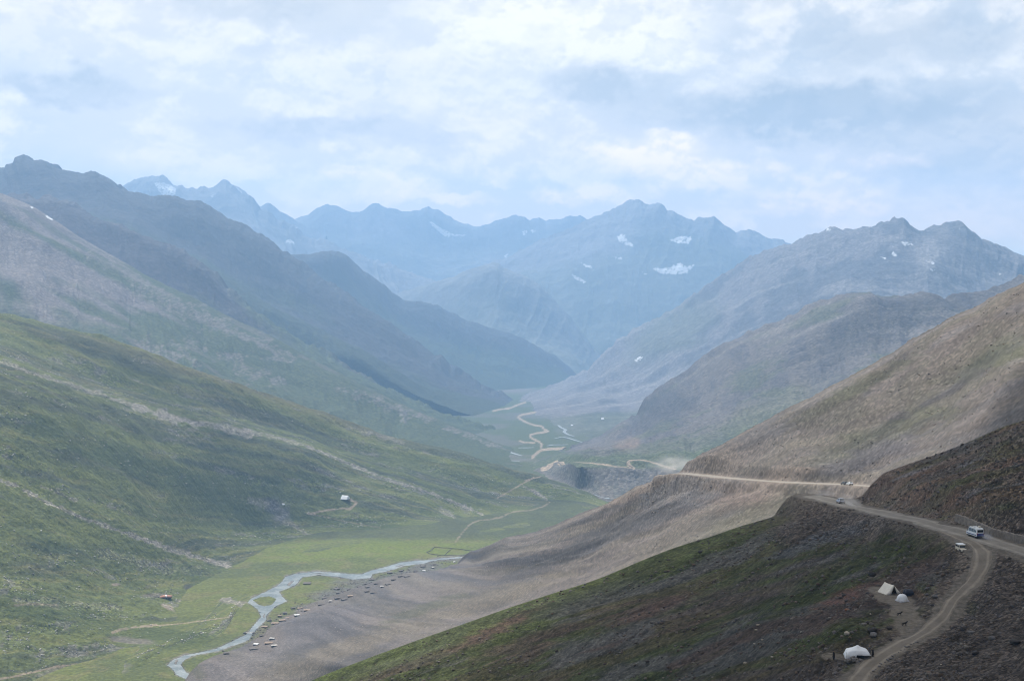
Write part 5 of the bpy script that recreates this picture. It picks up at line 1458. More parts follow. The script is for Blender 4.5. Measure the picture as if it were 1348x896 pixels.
def boulder(px, py, w, mat, label, seed, squash=0.7, group=None, surf=None):
    p = pick(surf or near, px, py); sz = w * p[1] / F0
    V, F = rock_verts(seed, 2)
    V = V * np.array([1, 0.8, squash]) @ rot_z(seed * 1.7).T * sz * 0.5
    o = new_mesh_obj('boulder', V, F.ravel(), 3, mat, smooth=False)
    o.location = (p[0], p[1], p[2] + sz * 0.16)
    tag(o, label, 'boulder', group)
    return o


M_['b_grey'] = plain_mat('grey_boulder', (0.13, 0.125, 0.125), 0.95, 0.3, 2.0, bump=0.8)
M_['b_dark'] = plain_mat('dark_boulder', (0.045, 0.041, 0.040), 0.95, 0.3, 2.0, bump=0.8)
M_['b_pale'] = plain_mat('pale_boulder', (0.36, 0.315, 0.255), 0.95, 0.2, 2.0, bump=0.8)
M_['b_rust'] = plain_mat('rusty_boulder', (0.25, 0.125, 0.075), 0.95, 0.25, 2.0, bump=0.8)
for i, (px, py, w, mt, lb) in enumerate((
        (1115, 835, 12, 'b_pale', 'long tan boulder on the grass above the lower white tent'), (1115, 803.5, 8, 'b_rust', 'rusty orange boulder on the grass left of the camp'),
        (1145.5, 808, 3.5, 'b_pale', 'small white boulder at the right end of the green patch'), (998, 823, 6, 'b_pale', 'pale boulder, upper of a close pair on the dark slope'),
        (995, 829.5, 7, 'b_pale', 'flat pale boulder just below its twin on the dark slope'), (1003.5, 842, 4, 'b_pale', 'small pale boulder below the close pair'),
        (993, 847, 4, 'b_pale', 'smallest pale boulder left below the close pair'), (981, 873, 7, 'b_pale', 'pale angular boulder low on the dark slope'),
        (1016.5, 865, 5, 'b_pale', 'round white boulder right of the low angular one'), (1054.5, 832, 4, 'b_pale', 'lone white boulder halfway to the lower white tent'),
        (1278, 834, 16, 'b_grey', 'big grey boulder on the dark earth right of the track'), (1267, 829, 12, 'b_dark', 'dark boulder leaning on the big grey one'),
        (1306, 841, 11, 'b_grey', 'bluish grey boulder right of the big grey one'), (1336, 847, 20, 'b_dark', 'long dark slab of rock at the right edge'),
        (1285, 861, 12, 'b_dark', 'low dark boulder below the big grey one'), (1272.5, 860, 6, 'b_grey', 'small upright grey boulder below the big grey one'),
        (1239, 875, 4, 'b_pale', 'small white boulder on the bare earth at the bottom'), (1346, 787, 6, 'b_grey', 'grey boulder cut by the right edge'),
        (1230, 786, 10, 'b_grey', 'grey boulder beside the track right of the tents'), (1149, 757, 14, 'b_dark', 'dark boulder clump above the cream tent'),
        (1148, 831, 18, 'b_dark', 'dark flat rock above the lower white tent'), (1171, 827, 9, 'b_dark', 'dark rock beside the end of the worn apron'),
        (1150, 837, 16, 'b_grey', 'long grey slab below the dark flat rock'), (1227, 797, 6, 'b_dark', 'dark rock in the hollow by the track bend'),
        (1297, 659, 8, 'b_grey', 'pale grey boulder on the bank above the wall'), (1079, 690, 7, 'b_grey', 'grey boulder at the top of the blue rock field'),
        (1075, 708, 10, 'b_grey', 'largest grey boulder of the blue rock field'), (1141, 698, 8, 'b_grey', 'bluish boulder below the bend of the main road'),
        (868, 739, 5, 'b_dark', 'dark rock near the grassy crest'), (922, 727, 8, 'b_dark', 'dark brown hollowed rock below the grassy crest'))):
    boulder(px, py, w, M_[mt], lb, 400 + i, 0.5 if 'slab' in lb or 'flat' in lb else 0.75)
edge_pts = np.array([(1206, 842), (1198, 846), (1190, 850), (1180, 857), (1170, 864), (1160, 871), (1150, 879), (1142, 887)], float)
for i in range(20):
    k = i / 19 * 7; a = int(min(k, 6)); q_ = edge_pts[a] + (edge_pts[a + 1] - edge_pts[a]) * (k - a)
    boulder(q_[0] + RNG.rand() * 2 - 1 + 2, q_[1] + RNG.rand() * 1.5 + 1.5, 3 + 3.5 * RNG.rand(), M_['b_grey'], 'pale grey stone in the row edging the lower track', 440 + i, 0.6, 'stones edging the lower track')
pile = pick(near, 1124, 870)
heap = MB(); 
V, F = [], []
for i in range(34):
    a = RNG.rand() * 6.28; rr_ = RNG.rand() ** 0.6
    Vr, Fr = rock_verts(480 + i % 9, 1)
    sz = 0.28 + 0.3 * RNG.rand()
    Vr = Vr @ rot_z(a * 3).T * sz + np.array([1.6 * rr_ * math.cos(a), 0.8 * rr_ * math.sin(a), 0.75 * (1 - rr_) + 0.1])
    heap.add([tuple(v) for v in Vr], [tuple(f_) for f_ in Fr])
o = heap.build('stone_heap', M_['stone'], None); o.location = (pile[0], pile[1], pile[2] - 0.05)
tag(o, 'heap of grey stones in front of the lower white tent', 'stone heap')


# ---------------------------------------------------------------- people and dogs
def skinned(name, verts, edges, radii, mat, parent, sub=1, rootv=0):
    me = bpy.data.meshes.new(name); me.from_pydata(verts, edges, []); me.update(); me.materials.append(mat)
    o = bpy.data.objects.new(name, me); COL.objects.link(o); o.parent = parent
    sk = o.modifiers.new('skin', 'SKIN'); sk.use_smooth_shade = True
    if not me.skin_vertices: me.attributes  # layer is made with the modifier
    for i, r in enumerate(radii):
        me.skin_vertices[0].data[i].radius = (r, r) if not isinstance(r, tuple) else r
        me.skin_vertices[0].data[i].use_root = (i == rootv)
    if sub:
        ss = o.modifiers.new('sub', 'SUBSURF'); ss.levels = sub; ss.render_levels = sub
    return o


def person(loc, rz, cloth, label, arms='down', H=1.72, wrap=None):
    root = empty('person', loc, rz)
    k = H / 1.75
    v = [(0, 0, .95), (0, 0, 1.15), (0, .01, 1.38), (0, .01, 1.50), (0, .02, 1.62), (0, .02, 1.73)]
    e = [(0, 1), (1, 2), (2, 3), (3, 4), (4, 5)]; r = [.14, .125, .15, .055, .095, .06]
    for sg in (-1, 1):
        b = len(v)
        v += [(sg * .10, 0, .90), (sg * .11, .02, .50), (sg * .11, -.02, .08), (sg * .12, .14, .04)]
        e += [(0, b), (b, b + 1), (b + 1, b + 2), (b + 2, b + 3)]; r += [.095, .062, .042, .035]
        b = len(v)
        if arms == 'down': ar = [(sg * .20, 0, 1.42), (sg * .25, -.02, 1.14), (sg * .25, .07, .90), (sg * .25, .09, .83)]
        else: ar = [(sg * .20, 0, 1.42), (sg * .26, .06, 1.16), (sg * .12, .26, 1.14), (sg * .07, .30, 1.15)]
        v += ar; e += [(2, b), (b, b + 1), (b + 1, b + 2), (b + 2, b + 3)]; r += [.06, .045, .033, .034]
        hx, hy, hz_ = ar[3]; dx, dy, dz = (np.array(ar[3]) - np.array(ar[2])); n_ = math.sqrt(dx * dx + dy * dy + dz * dz); dx, dy, dz = dx / n_, dy / n_, dz / n_
        for q_ in range(4):                                  # four fingers and a thumb
            b2 = len(v); off = (q_ - 1.5) * .018
            ln = (.075, .085, .080, .062)[q_]
            v += [(hx + dx * .03, hy + off, hz_ + dz * .03), (hx + dx * ln * .7, hy + off + dy * ln * .6, hz_ + dz * ln * .7), (hx - sg * .012 + dx * ln, hy + off + dy * ln, hz_ + dz * ln)]
            e += [(b + 3, b2), (b2, b2 + 1), (b2 + 1, b2 + 2)]; r += [.010, .009, .007]
        b2 = len(v); v += [(hx - sg * .02, hy + .03, hz_ - .01), (hx - sg * .03, hy + .05, hz_ - .04)]; e += [(b + 3, b2), (b2, b2 + 1)]; r += [.011, .008]
    v = [(a * k, b_ * k, c_ * k) for a, b_, c_ in v]; r = [x * k for x in r]
    skinned('body', v, e, r, M_['skin'], root, 1)
    # long shirt and loose trousers
    rows = []
    for z, rx_, ry_ in ((1.52, .075, .07), (1.45, .20, .125), (1.30, .215, .15), (1.05, .19, .145), (.92, .205, .16), (.70, .24, .19), (.50, .26, .21)):
        rows.append([(rx_ * k * math.cos(2 * math.pi * i / 20) * (1 + .03 * math.sin(5 * i)), ry_ * k * math.sin(2 * math.pi * i / 20), z * k) for i in range(21)])
    sheet(rows, 'long_shirt', M_[cloth], root, 0.015)
    tr = MB()
    for sg in (-1, 1): tr.bar((sg * .11 * k, .01, .72 * k), (sg * .115 * k, 0, .10 * k), .105 * k, 12, .075 * k)
    tr.build('trousers', M_[cloth], root, smooth=True)
    for sg in (-1, 1):
        b = len(v)
        ar = [(sg * .20, 0, 1.42), (sg * .25, -.02, 1.14), (sg * .25, .07, .90)] if arms == 'down' else [(sg * .20, 0, 1.42), (sg * .26, .06, 1.16), (sg * .12, .26, 1.14)]
        ar = [tuple(c_ * k for c_ in q_) for q_ in ar]
        MB().bar(ar[0], ar[1], .078 * k, 10, .06 * k).bar(ar[1], tuple(np.array(ar[1]) * .1 + np.array(ar[2]) * .9), .06 * k, 10, .05 * k).build('sleeve', M_[cloth], root, smooth=True)
        MB().box((sg * .12 * k, .05 * k, .035), (.10, .27, .07), top=.8).build('shoe', M_['black'], root, bevel=.02)
    hr = MB()
    rows = [[(.105 * k * math.cos(ph) * math.cos(a), .02 - .012 + .115 * k * math.cos(ph) * math.sin(a), 1.665 * k + .115 * k * math.sin(ph)) for a in np.linspace(0, 2 * math.pi, 17)] for ph in np.linspace(0.05, math.pi / 2, 6)]
    sheet(rows, 'hair' if wrap is None else 'head_wrap', M_['hair'] if wrap is None else M_[wrap], root, 0.012)
    fc = MB().box((0, .118 * k, 1.625 * k), (.025, .035, .045), top=.6); fc.build('nose', M_['skin'], root)
    for sg in (-1, 1): MB().box((sg * .035 * k, .104 * k, 1.655 * k), (.026, .012, .012)).build('eye', M_['hair'], root)
    MB().box((0, .106 * k, 1.575 * k), (.05, .012, .012)).build('mouth', M_['cloth_dark'], root)
    return tag(root, label, 'person')


def stand(px, py): 
    p_ = pick(near, px, py); return (p_[0], p_[1], p_[2] - 0.02)


person(stand(1097.5, 868), math.radians(-70), 'cloth_dark', 'person in dark clothes standing left of the lower white tent', 'down', 1.75)
person(stand(1149, 864), math.radians(100), 'cloth_dark', 'person in black clothes at the right side of the lower white tent', 'front', 1.65)
person(stand(1144.5, 861.5), math.radians(200), 'cloth_grey', 'person in grey with a pale head wrap behind the lower white tent', 'front', 1.72, 'cloth_tan')


def dog(loc, rz, label, head_up=True, sc=1.0):
    root = empty('dog', loc, rz)
    v = [(-.32, 0, .46), (-.12, 0, .48), (.12, 0, .47), (.30, 0, .50), (.42, 0, .62), (.52, 0, .72), (.64, 0, .70), (.73, 0, .67), (-.42, 0, .44), (-.56, 0, .36), (-.66, 0, .30)]
    e = [(0, 1), (1, 2), (2, 3), (3, 4), (4, 5), (5, 6), (6, 7), (0, 8), (8, 9), (9, 10)]
    r = [.10, .105, .135, .12, .085, .085, .055, .032, .05, .03, .018]
    for sg in (-1, 1):
        b = len(v); v += [(.28, sg * .09, .42), (.26, sg * .09, .22), (.27, sg * .09, .05), (.33, sg * .09, .025)]
        e += [(3, b), (b, b + 1), (b + 1, b + 2), (b + 2, b + 3)]; r += [.06, .036, .028, .03]
        b = len(v); v += [(-.30, sg * .09, .40), (-.22, sg * .095, .28), (-.40, sg * .095, .17), (-.36, sg * .095, .04), (-.30, sg * .095, .025)]
        e += [(0, b), (b, b + 1), (b + 1, b + 2), (b + 2, b + 3), (b + 3, b + 4)]; r += [.08, .055, .033, .027, .03]
        b = len(v); v += [(.49, sg * .06, .79), (.47, sg * .09, .86)]; e += [(5, b), (b, b + 1)]; r += [.032, .012]
    v = [(a * sc, b_ * sc, c_ * sc) for a, b_, c_ in v]
    skinned('body', v, e, [x * sc for x in r], M_['fur'], root, 1, 2)
    for sg in (-1, 1): MB().box((.60 * sc, sg * .045 * sc, .735 * sc), (.02, .015, .02)).build('eye', M_['black'], root)
    return tag(root, label, 'dog')


dog(stand(1184, 809.5), math.radians(8), 'dark dog on the worn ground below the small tent, the upper one')
dog(stand(1190.5, 823), math.radians(14), 'dark dog lower down the worn ground nearer the track', sc=1.1)


# ---------------------------------------------------------------- walls, huts, bridge
def dry_wall(name, line, h, th, mat, label, cat, group=None, cap=True):
    n = len(line)
    T = np.gradient(line[:, :2], axis=0); T /= np.linalg.norm(T, axis=1)[:, None] + 1e-9
    N = np.stack([-T[:, 1], T[:, 0]], -1)
    m = MB(); V = []; Fc = []
    prof = [(-.5, -0.5), (-.5, .35), (-.46, .7), (-.42, 1.0), (.42, 1.0), (.46, .7), (.5, .35), (.5, -0.5)]
    for i in range(n):
        for j_, (a, z) in enumerate(prof):
            wob = 0.10 * float(vnoise(i * 0.9, j_ * 1.3, 320)) * th
            zz = z * h * (1 + (0.12 * float(vnoise(i * 0.7, 3.3, 321)) if z > 0.9 else 0)) 
            V.append((line[i, 0] + N[i, 0] * (a * th + wob), line[i, 1] + N[i, 1] * (a * th + wob), line[i, 2] + zz))
    k = len(prof)
    for i in range(n - 1):
        for j_ in range(k - 1): Fc.append((i * k + j_, i * k + j_ + 1, (i + 1) * k + j_ + 1, (i + 1) * k + j_))
    Fc += [tuple(range(k)), tuple(range((n - 1) * k, n * k))]
    c0 = Vector(line[n // 2]); m.add([Vector(p_) - c0 for p_ in V], Fc)
    o_ = m.build(name, mat); o_.location = c0
    tag(o_, label, cat, group)
    return o_


wl = world_line(near, [(1258.5, 684.5), (1270, 688.5), (1282, 693), (1294, 698.5), (1305, 703.5), (1326, 709), (1348, 714.5), (1375, 722), (1410, 733)], 150, 12)
dry_wall('retaining_wall', wl, 1.55, 0.8, M_['wallstone'], 'pale stone retaining wall beside the road behind the minibus', 'wall')
enc = [(572, 720.4), (589, 721.2), (606, 722.6), (622, 725), (619, 729), (603, 731), (582, 731), (561, 727), (572, 720.4)]
ln = np.array([pt(a, b, None, 0.3) for a, b in enc])
L_ = np.r_[0, np.cumsum(np.linalg.norm(np.diff(ln, axis=0), axis=1))]; q_ = np.linspace(0, L_[-1], 120)
ln = np.stack([np.interp(q_, L_, ln[:, k]) for k in range(3)], -1)
ln[:, :2] += 2.0 * np.stack([fbm(np.arange(120) / 9, np.zeros(120), 3, 330), fbm(np.arange(120) / 9, np.ones(120) * 5, 3, 331)], -1)
ln[-1] = ln[0]
dry_wall('stone_enclosure', ln, 0.5, 0.42, M_['stone'], 'dark dry stone wall enclosing a field by the far end of the meadow', 'wall')
ln = np.stack([np.linspace(a, b, 30) for a, b in zip(pt(594, 722, None, .3), pt(585, 730.5, None, .3))], -1)
dry_wall('stone_wall', ln, 0.45, 0.4, M_['stone'], 'short stone wall dividing the enclosed field in two', 'wall')


def hut(px, py, wpx, roof, label, seed, group='stone huts along the river', hgt=1.5, deep=0.62):
    p_ = pick_any(px, py, (scree, valley, green))
    r = np.random.RandomState(seed)
    w = wpx * p_[1] / F0 * (0.8 + 0.4 * r.rand()); d = max(3.0, w * (0.45 + 0.4 * r.rand()))
    root = empty('stone_hut', (p_[0], p_[1], p_[2] - 0.25), math.radians(18 + 14 * r.randn()))
    h = hgt * (0.85 + 0.3 * r.rand())
    wm = M_['stone_dark'] if r.rand() < 0.65 else M_['stone']
    MB().box((0, 0, h / 2), (w * 0.94, d * 0.94, h), top=0.97).build('wall', wm, root, bevel=0.12)
    ro = MB(); n = 7; V = []
    for i in range(n):
        for j_ in range(n):
            x = (i / (n - 1) - .5) * w * (1 + .05 * r.randn()); y = (j_ / (n - 1) - .5) * d * (1.04 + .05 * r.randn())
            V.append((x, y, h + .16 + .08 * r.randn() + 0.10 * (1 - (2 * i / (n - 1) - 1) ** 2) - 0.25 * (j_ / (n - 1) - 1)* -0.6))
    F = [(i * n + j_, (i + 1) * n + j_, (i + 1) * n + j_ + 1, i * n + j_ + 1) for i in range(n - 1) for j_ in range(n - 1)]
    o_ = ro.add(V, F).build('roof', M_[roof], root)
    sd_ = o_.modifiers.new('solid', 'SOLIDIFY'); sd_.thickness = 0.22; sd_.offset = -1
    MB().box((w * 0.15 * r.randn(), -d * 0.475, h * 0.42), (0.9, 0.12, h * 0.8)).build('door', M_['dark'], root)  # near-black slab stands in for the shade of an open doorway
    return tag(root, label, 'hut', group)


HUTS = [(348.5, 825.5, 9, 'rooftan'), (362, 821, 9, 'rooftan'), (371, 817, 10, 'rooftan'), (379, 813.5, 7, 'rooftan'), (368, 811.5, 6, 'rooftan'), (346, 837, 10, 'roofdark'), (358, 841.5, 8, 'roofpale'), (337, 848.5, 8, 'roofwhite'), (353.6, 847, 10, 'rooftan'), (361, 850.5, 9, 'roofpale'),
        (334, 854, 12, 'roofdark'), (391, 810.5, 7, 'roofwhite'), (404, 804, 10, 'rooftan'), (395, 801.5, 7, 'rooftan'), (386, 801, 8, 'roofdark'), (375, 807.5, 8, 'roofdark'), (354, 817, 8, 'roofdark'), (406, 799, 8, 'roofdark'), (404.5, 768, 9, 'roofdark'),
        (428, 788, 9, 'roofdark'), (435, 791.5, 6, 'roofpale'), (444, 788, 8, 'roofdark'), (453, 789.5, 8, 'roofdark'), (461, 785, 9, 'rooftan'), (446, 780, 9, 'roofdark'), (443, 775.5, 7, 'roofdark'), (459, 775.5, 8, 'roofdark'), (452, 778, 6, 'roofdark'), (473.5, 772.5, 9, 'roofdark'),
        (482, 769, 7, 'roofdark'), (484, 773, 7, 'roofdark'), (489, 763, 8, 'roofdark'), (483, 779, 8, 'roofdark'), (491, 780.5, 7, 'roofdark'), (423, 796, 9, 'roofdark'), (513, 754.5, 9, 'roofdark'), (527, 759, 8, 'roofdark'), (535.6, 759, 7, 'roofdark'), (511, 769, 7, 'roofdark'),
        (503, 772.5, 6, 'roofpale'), (557, 746, 7, 'roofdark'), (572, 743, 7, 'roofdark'), (528, 751.5, 7, 'roofdark'), (547, 752.5, 8, 'roofdark'), (558, 751, 5, 'roofwhite'), (570, 747.5, 4, 'roofpale'), (298, 860.5, 9, 'roofdark'), (598.4, 740, 3.5, 'roofwhite'), (495, 768.5, 6, 'roofdark'), (518, 763.5, 6, 'roofdark')]
ORD = 'leftmost second third fourth fifth sixth seventh eighth ninth tenth eleventh twelfth thirteenth fourteenth fifteenth sixteenth seventeenth eighteenth nineteenth twentieth twenty-first twenty-second twenty-third twenty-fourth twenty-fifth twenty-sixth twenty-seventh twenty-eighth twenty-ninth thirtieth thirty-first thirty-second thirty-third'.split()
RW = {'rooftan': 'tan', 'roofdark': 'dark', 'roofpale': 'pale grey', 'roofwhite': 'white'}
for rk in RW:
    sub = sorted([h_ for h_ in HUTS if h_[3] == rk])
    for i, (px, py, w, rf) in enumerate(sub):
        od = ORD[i] + (' of the' if i == 0 else ' from the left of the')
        hut(px, py, w * 0.92, rf, f'riverside stone hut with {RW[rf]} roof, {od} {RW[rf]} roofs', 500 + int(px * 3 + py))

# the orange roofed hut on the meadow
p_ = pick_any(218.5, 786.5, (green, valley))
root = empty('meadow_hut', (p_[0], p_[1], p_[2] - 0.2), math.radians(8))
w = 17 * p_[1] / F0; d = w * 0.6; hh = 1.9
MB().box((0, 0, hh / 2), (w * 0.86, d * 0.85, hh)).build('wall', M_['stone_dark'], root, bevel=0.1)
rows = [[(-w / 2, -d / 2, hh - .2), (-w * .2, -d / 2 - .1, hh), (w * .15, -d / 2 - .1, hh), (w / 2, -d / 2, hh - .2)], [(-w * .42, 0, hh + .5), (-w * .12, 0, hh + 1.7), (w * .12, 0, hh + 1.6), (w * .42, 0, hh + .4)], [(-w / 2, d / 2, hh - .2), (-w * .2, d / 2 + .1, hh), (w * .15, d / 2 + .1, hh), (w / 2, d / 2, hh - .2)]]
sheet(rows, 'roof', M_['orange'], root, 0.12)
sheet([[(w * .02, -d / 2 - .16, hh + .1), (w * .10, -d / 2 - .16, hh + .1)], [(-w * .04, -.05, hh + 1.86), (w * .04, -.05, hh + 1.86)]], 'white_strip', M_['tarp'], root, 0.06)
MB().box((w * 0.05, -d * 0.43, .8), (1.0, .14, 1.6)).build('door', M_['dark'], root)  # doorway opening, its inner shade painted as a near-black slab
MB().bar((w * .1, .2, hh + 1.2), (w * .1, .2, hh + 2.9), .16, 8, .12).build('chimney_pipe', M_['roofpale'], root)
tag(root, 'stone hut with orange tarpaulin roof standing alone on the green meadow', 'hut')


def far_tent(px, py, wpx, label, surf):
    p__ = pick(surf, px, py); sc = wpx * p__[1] / F0
    r_ = ridge_tent((p__[0], p__[1], p__[2] - .1), math.radians(70), sc * 0.8, sc * 0.8, sc * 0.42, M_['tarp'], False)
    return tag(r_, label, 'tent')


far_tent(454.5, 656.5, 12, 'white tent alone on the green hillside above the footpath', green)
far_tent(373, 664, 4.5, 'tiny white tent among dark rocks on the green hillside', green)

# foot bridge at the narrow bend of the river
a_ = np.array(pt(322.5, 833.5, None, 0.3)); b_ = np.array(pt(333.5, 833.5, None, 0.3))
dv = b_ - a_; L = float(np.linalg.norm(dv)); root = empty('footbridge', tuple((a_ + b_) / 2), math.atan2(dv[1], dv[0]))
MB().box((0, 0, .62), (L + 1.5, 1.8, .18)).build('deck', M_['roofpale'], root)
for sg in (-1, 1):
    MB().box((sg * (L / 2 + .3), 0, .1), (2.4, 3.0, 1.5), top=.85).build('abutment', M_['stone_dark'], root, bevel=.1)
    rl = MB().bar((-L / 2, sg * .85, 1.5), (L / 2, sg * .85, 1.5), .06)
    for k in range(5): rl.bar((-L / 2 + L * k / 4, sg * .85, .6), (-L / 2 + L * k / 4, sg * .85, 1.55), .06)
    rl.build('railing', M_['wood'], root)
tag(root, 'small footbridge with stone abutments across the river bend', 'bridge')
# far white vehicles in the valley bottom, built from the small tent shape
for px, py, wpx, lb in ((793.5, 551.5, 4.0, 'tiny white tent-shaped vehicle at the foot of the scree across the far valley'), (753, 560, 3.2, 'tiny white tent-shaped vehicle beside the far braided stream')):
    p__ = pick_any(px, py, (valley, spur, east)); sc = wpx * p__[1] / F0
    tag(ridge_tent((p__[0], p__[1], p__[2]), 1.2, sc * .9, sc * .9, sc * .5, M_['tarp'], False), lb, 'tent')


# ---------------------------------------------------------------- dust in the air behind the vehicles
def dust(loc, size, rz, dens, label, seed, tone=(0.78, 0.76, 0.74)):
    m_, t_, out_ = new_mat('dust_air')
    tc_ = t_.node('ShaderNodeTexCoord')
    vm = t_.node('ShaderNodeVectorMath', {0: tc_.outputs['Object']}, operation='LENGTH')
    fall = t_.sstep(1.0, 0.1, vm.outputs['Value'])
    no_ = t_.node('ShaderNodeTexNoise', {'Vector': tc_.outputs['Object'], 'Scale': 2.2, 'Detail': 3.0})
    dn = t_.math('MULTIPLY', t_.math('MULTIPLY', fall, t_.sstep(0.3, 0.65, no_.outputs['Fac'])), dens)
    v_ = t_.node('ShaderNodeVolumePrincipled', {'Color': (*tone, 1), 'Density': dn, 'Anisotropy': 0.2})
    t_.l.new(v_.outputs[0], out_.inputs['Volume'])
    import bmesh
    bm = bmesh.new(); bmesh.ops.create_icosphere(bm, subdivisions=3, radius=1.0)
    me = bpy.data.meshes.new('dust_cloud'); bm.to_mesh(me); bm.free(); me.materials.append(m_)
    o_ = bpy.data.objects.new('dust_cloud', me); COL.objects.link(o_)
    o_.location = loc; o_.scale = size; o_.rotation_euler = (0, 0, rz)
    return tag(o_, label, kind='stuff')


hd, _, q_ = heading(main_line, pick(near, 1118, 666)); dust((q_[0], q_[1], q_[2] + 0.9), (14, 3.2, 2.2), hd, 0.22, 'dust hanging over the road behind the pale blue car', 1)
hd, _, q_ = heading(main_line, pick(near, 1296, 709)); dust((q_[0], q_[1], q_[2] + 0.6), (3.2, 1.8, 1.2), hd, 0.55, 'small puff of dust behind the minibus', 2, (0.72, 0.74, 0.82))
q_ = pick(scree, 893, 621); dust((q_[0] - 2, q_[1] + 4, q_[2] + 4), (18, 16, 7), 0.4, 0.075, 'pale dust rising where the road rounds the spur', 3)
q_ = pick(near, 1082, 652); dust((q_[0], q_[1], q_[2] + 0.8), (6, 5, 1.6), 0.2, 0.10, 'thin dust over the bend of the near road', 4)
# ================================================================== LIGHT, SKY, AIR
SUN_EL = math.radians(54); SUN_AZ = math.radians(-26)      # ahead, a little to the left
sun_dir = Vector((math.sin(SUN_AZ) * math.cos(SUN_EL), math.cos(SUN_AZ) * math.cos(SUN_EL), math.sin(SUN_EL)))
sd = bpy.data.lights.new('sun', 'SUN'); sd.energy = 5.0; sd.angle = math.radians(0.6); sd.color = (1.0, 0.965, 0.91)
so = bpy.data.objects.new('sun', sd); COL.objects.link(so)
so.rotation_euler = (-sun_dir).to_track_quat('-Z', 'Y').to_euler(); so.location = (0, 0, 3000)

world = bpy.data.worlds.new('World'); scene.world = world; world.use_nodes = True
t = NT(world.node_tree); t.n.clear()
out = t.node('ShaderNodeOutputWorld')
sky = t.node('ShaderNodeTexSky', sky_type='NISHITA', sun_disc=False, sun_elevation=SUN_EL, sun_rotation=SUN_AZ, altitude=4000.0)
sky.air_density = 1.0; sky.dust_density = 1.5
bg = t.node('ShaderNodeBackground', {'Color': sky.outputs[0], 'Strength': 0.10})
tc = t.node('ShaderNodeTexCoord')
sx = t.node('ShaderNodeSeparateXYZ', {0: tc.outputs['Generated']})
az = t.math('ARCTAN2', sx.outputs[0], sx.outputs[1]); el = t.math('ARCSINE', sx.outputs[2])
DEG = 180 / math.pi
azd = t.math('MULTIPLY', az, DEG); eld = t.math('MULTIPLY', el, DEG)


def cl_noise(sx_, sy_, detail, dx=0.0, dy=0.0, z=0.0, rough=0.55, dist=0.0):
    v = t.node('ShaderNodeCombineXYZ', {0: t.math('MULTIPLY_ADD', azd, 1.0 / sx_, dx), 1: t.math('MULTIPLY_ADD', eld, 1.0 / sy_, dy), 2: z})
    n = t.node('ShaderNodeTexNoise', {'Vector': v.outputs[0], 'Scale': 1.0, 'Detail': detail, 'Roughness': rough, 'Distortion': dist})
    return n.outputs['Fac']


wob1 = t.math('SUBTRACT', cl_noise(2.6, 2.0, 6.0, z=3.0), 0.5)
wob2 = t.math('SUBTRACT', cl_noise(2.2, 1.6, 6.0, z=8.0), 0.5)


def lump(px, py, rx, ry, wob=1.0, a=0.35, b=1.05):
    """an irregular cloud region centred in a direction, angular radii given in picture units"""
    ca = math.degrees(math.atan2(px - W0 / 2, F0)); ce = math.degrees(math.atan2(HORIZON - py, F0))
    ra = math.degrees(rx / F0); re_ = math.degrees(ry / F0)
    u_ = t.math('MULTIPLY', t.math('SUBTRACT', t.math('MULTIPLY_ADD', wob1, 3.4 * wob, azd), ca), 1 / ra)
    v_ = t.math('MULTIPLY', t.math('SUBTRACT', t.math('MULTIPLY_ADD', wob2, 2.6 * wob, eld), ce), 1 / re_)
    r = t.math('SQRT', t.math('ADD', t.math('MULTIPLY', u_, u_), t.math('MULTIPLY', v_, v_)))
    return t.math('SUBTRACT', 1.0, t.sstep(a, b, r))


billow = cl_noise(4.2, 2.9, 12.0, z=1.3, rough=0.58, dist=0.15)
billow_s = cl_noise(4.2, 2.9, 12.0, dx=0.03, dy=-0.15, z=1.3, rough=0.58, dist=0.15)
puff = cl_noise(1.5, 1.05, 10.0, z=4.3, rough=0.55)
puff_s = cl_noise(1.5, 1.05, 10.0, dx=0.03, dy=-0.16, z=4.3, rough=0.55)
lit = t.math('MULTIPLY_ADD', t.math('ADD', t.math('SUBTRACT', billow, billow_s), t.math('MULTIPLY', t.math('SUBTRACT', puff, puff_s), 0.6)), 3.4, 0.5, clamp=True)
veil = cl_noise(12.0, 4.0, 6.0, z=5.5)
BLUE = (0.52, 0.57, 0.63); WHITE = (0.94, 0.89, 0.83); SHADE = (0.64, 0.65, 0.66); BASE_ = (0.36, 0.42, 0.49)
c = t.mix(t.sstep(0.32, 0.58, veil), BLUE, SHADE)
cov = t.math('MULTIPLY', t.sstep(0.45, 0.56, billow), 0.80)
c = t.mix(cov, c, t.mix(lit, SHADE, WHITE))
B1 = (0.95, 0.90, 0.84); B2 = (0.87, 0.82, 0.77); B3 = (1.10, 0.98, 0.86); D1 = (0.42, 0.47, 0.53)
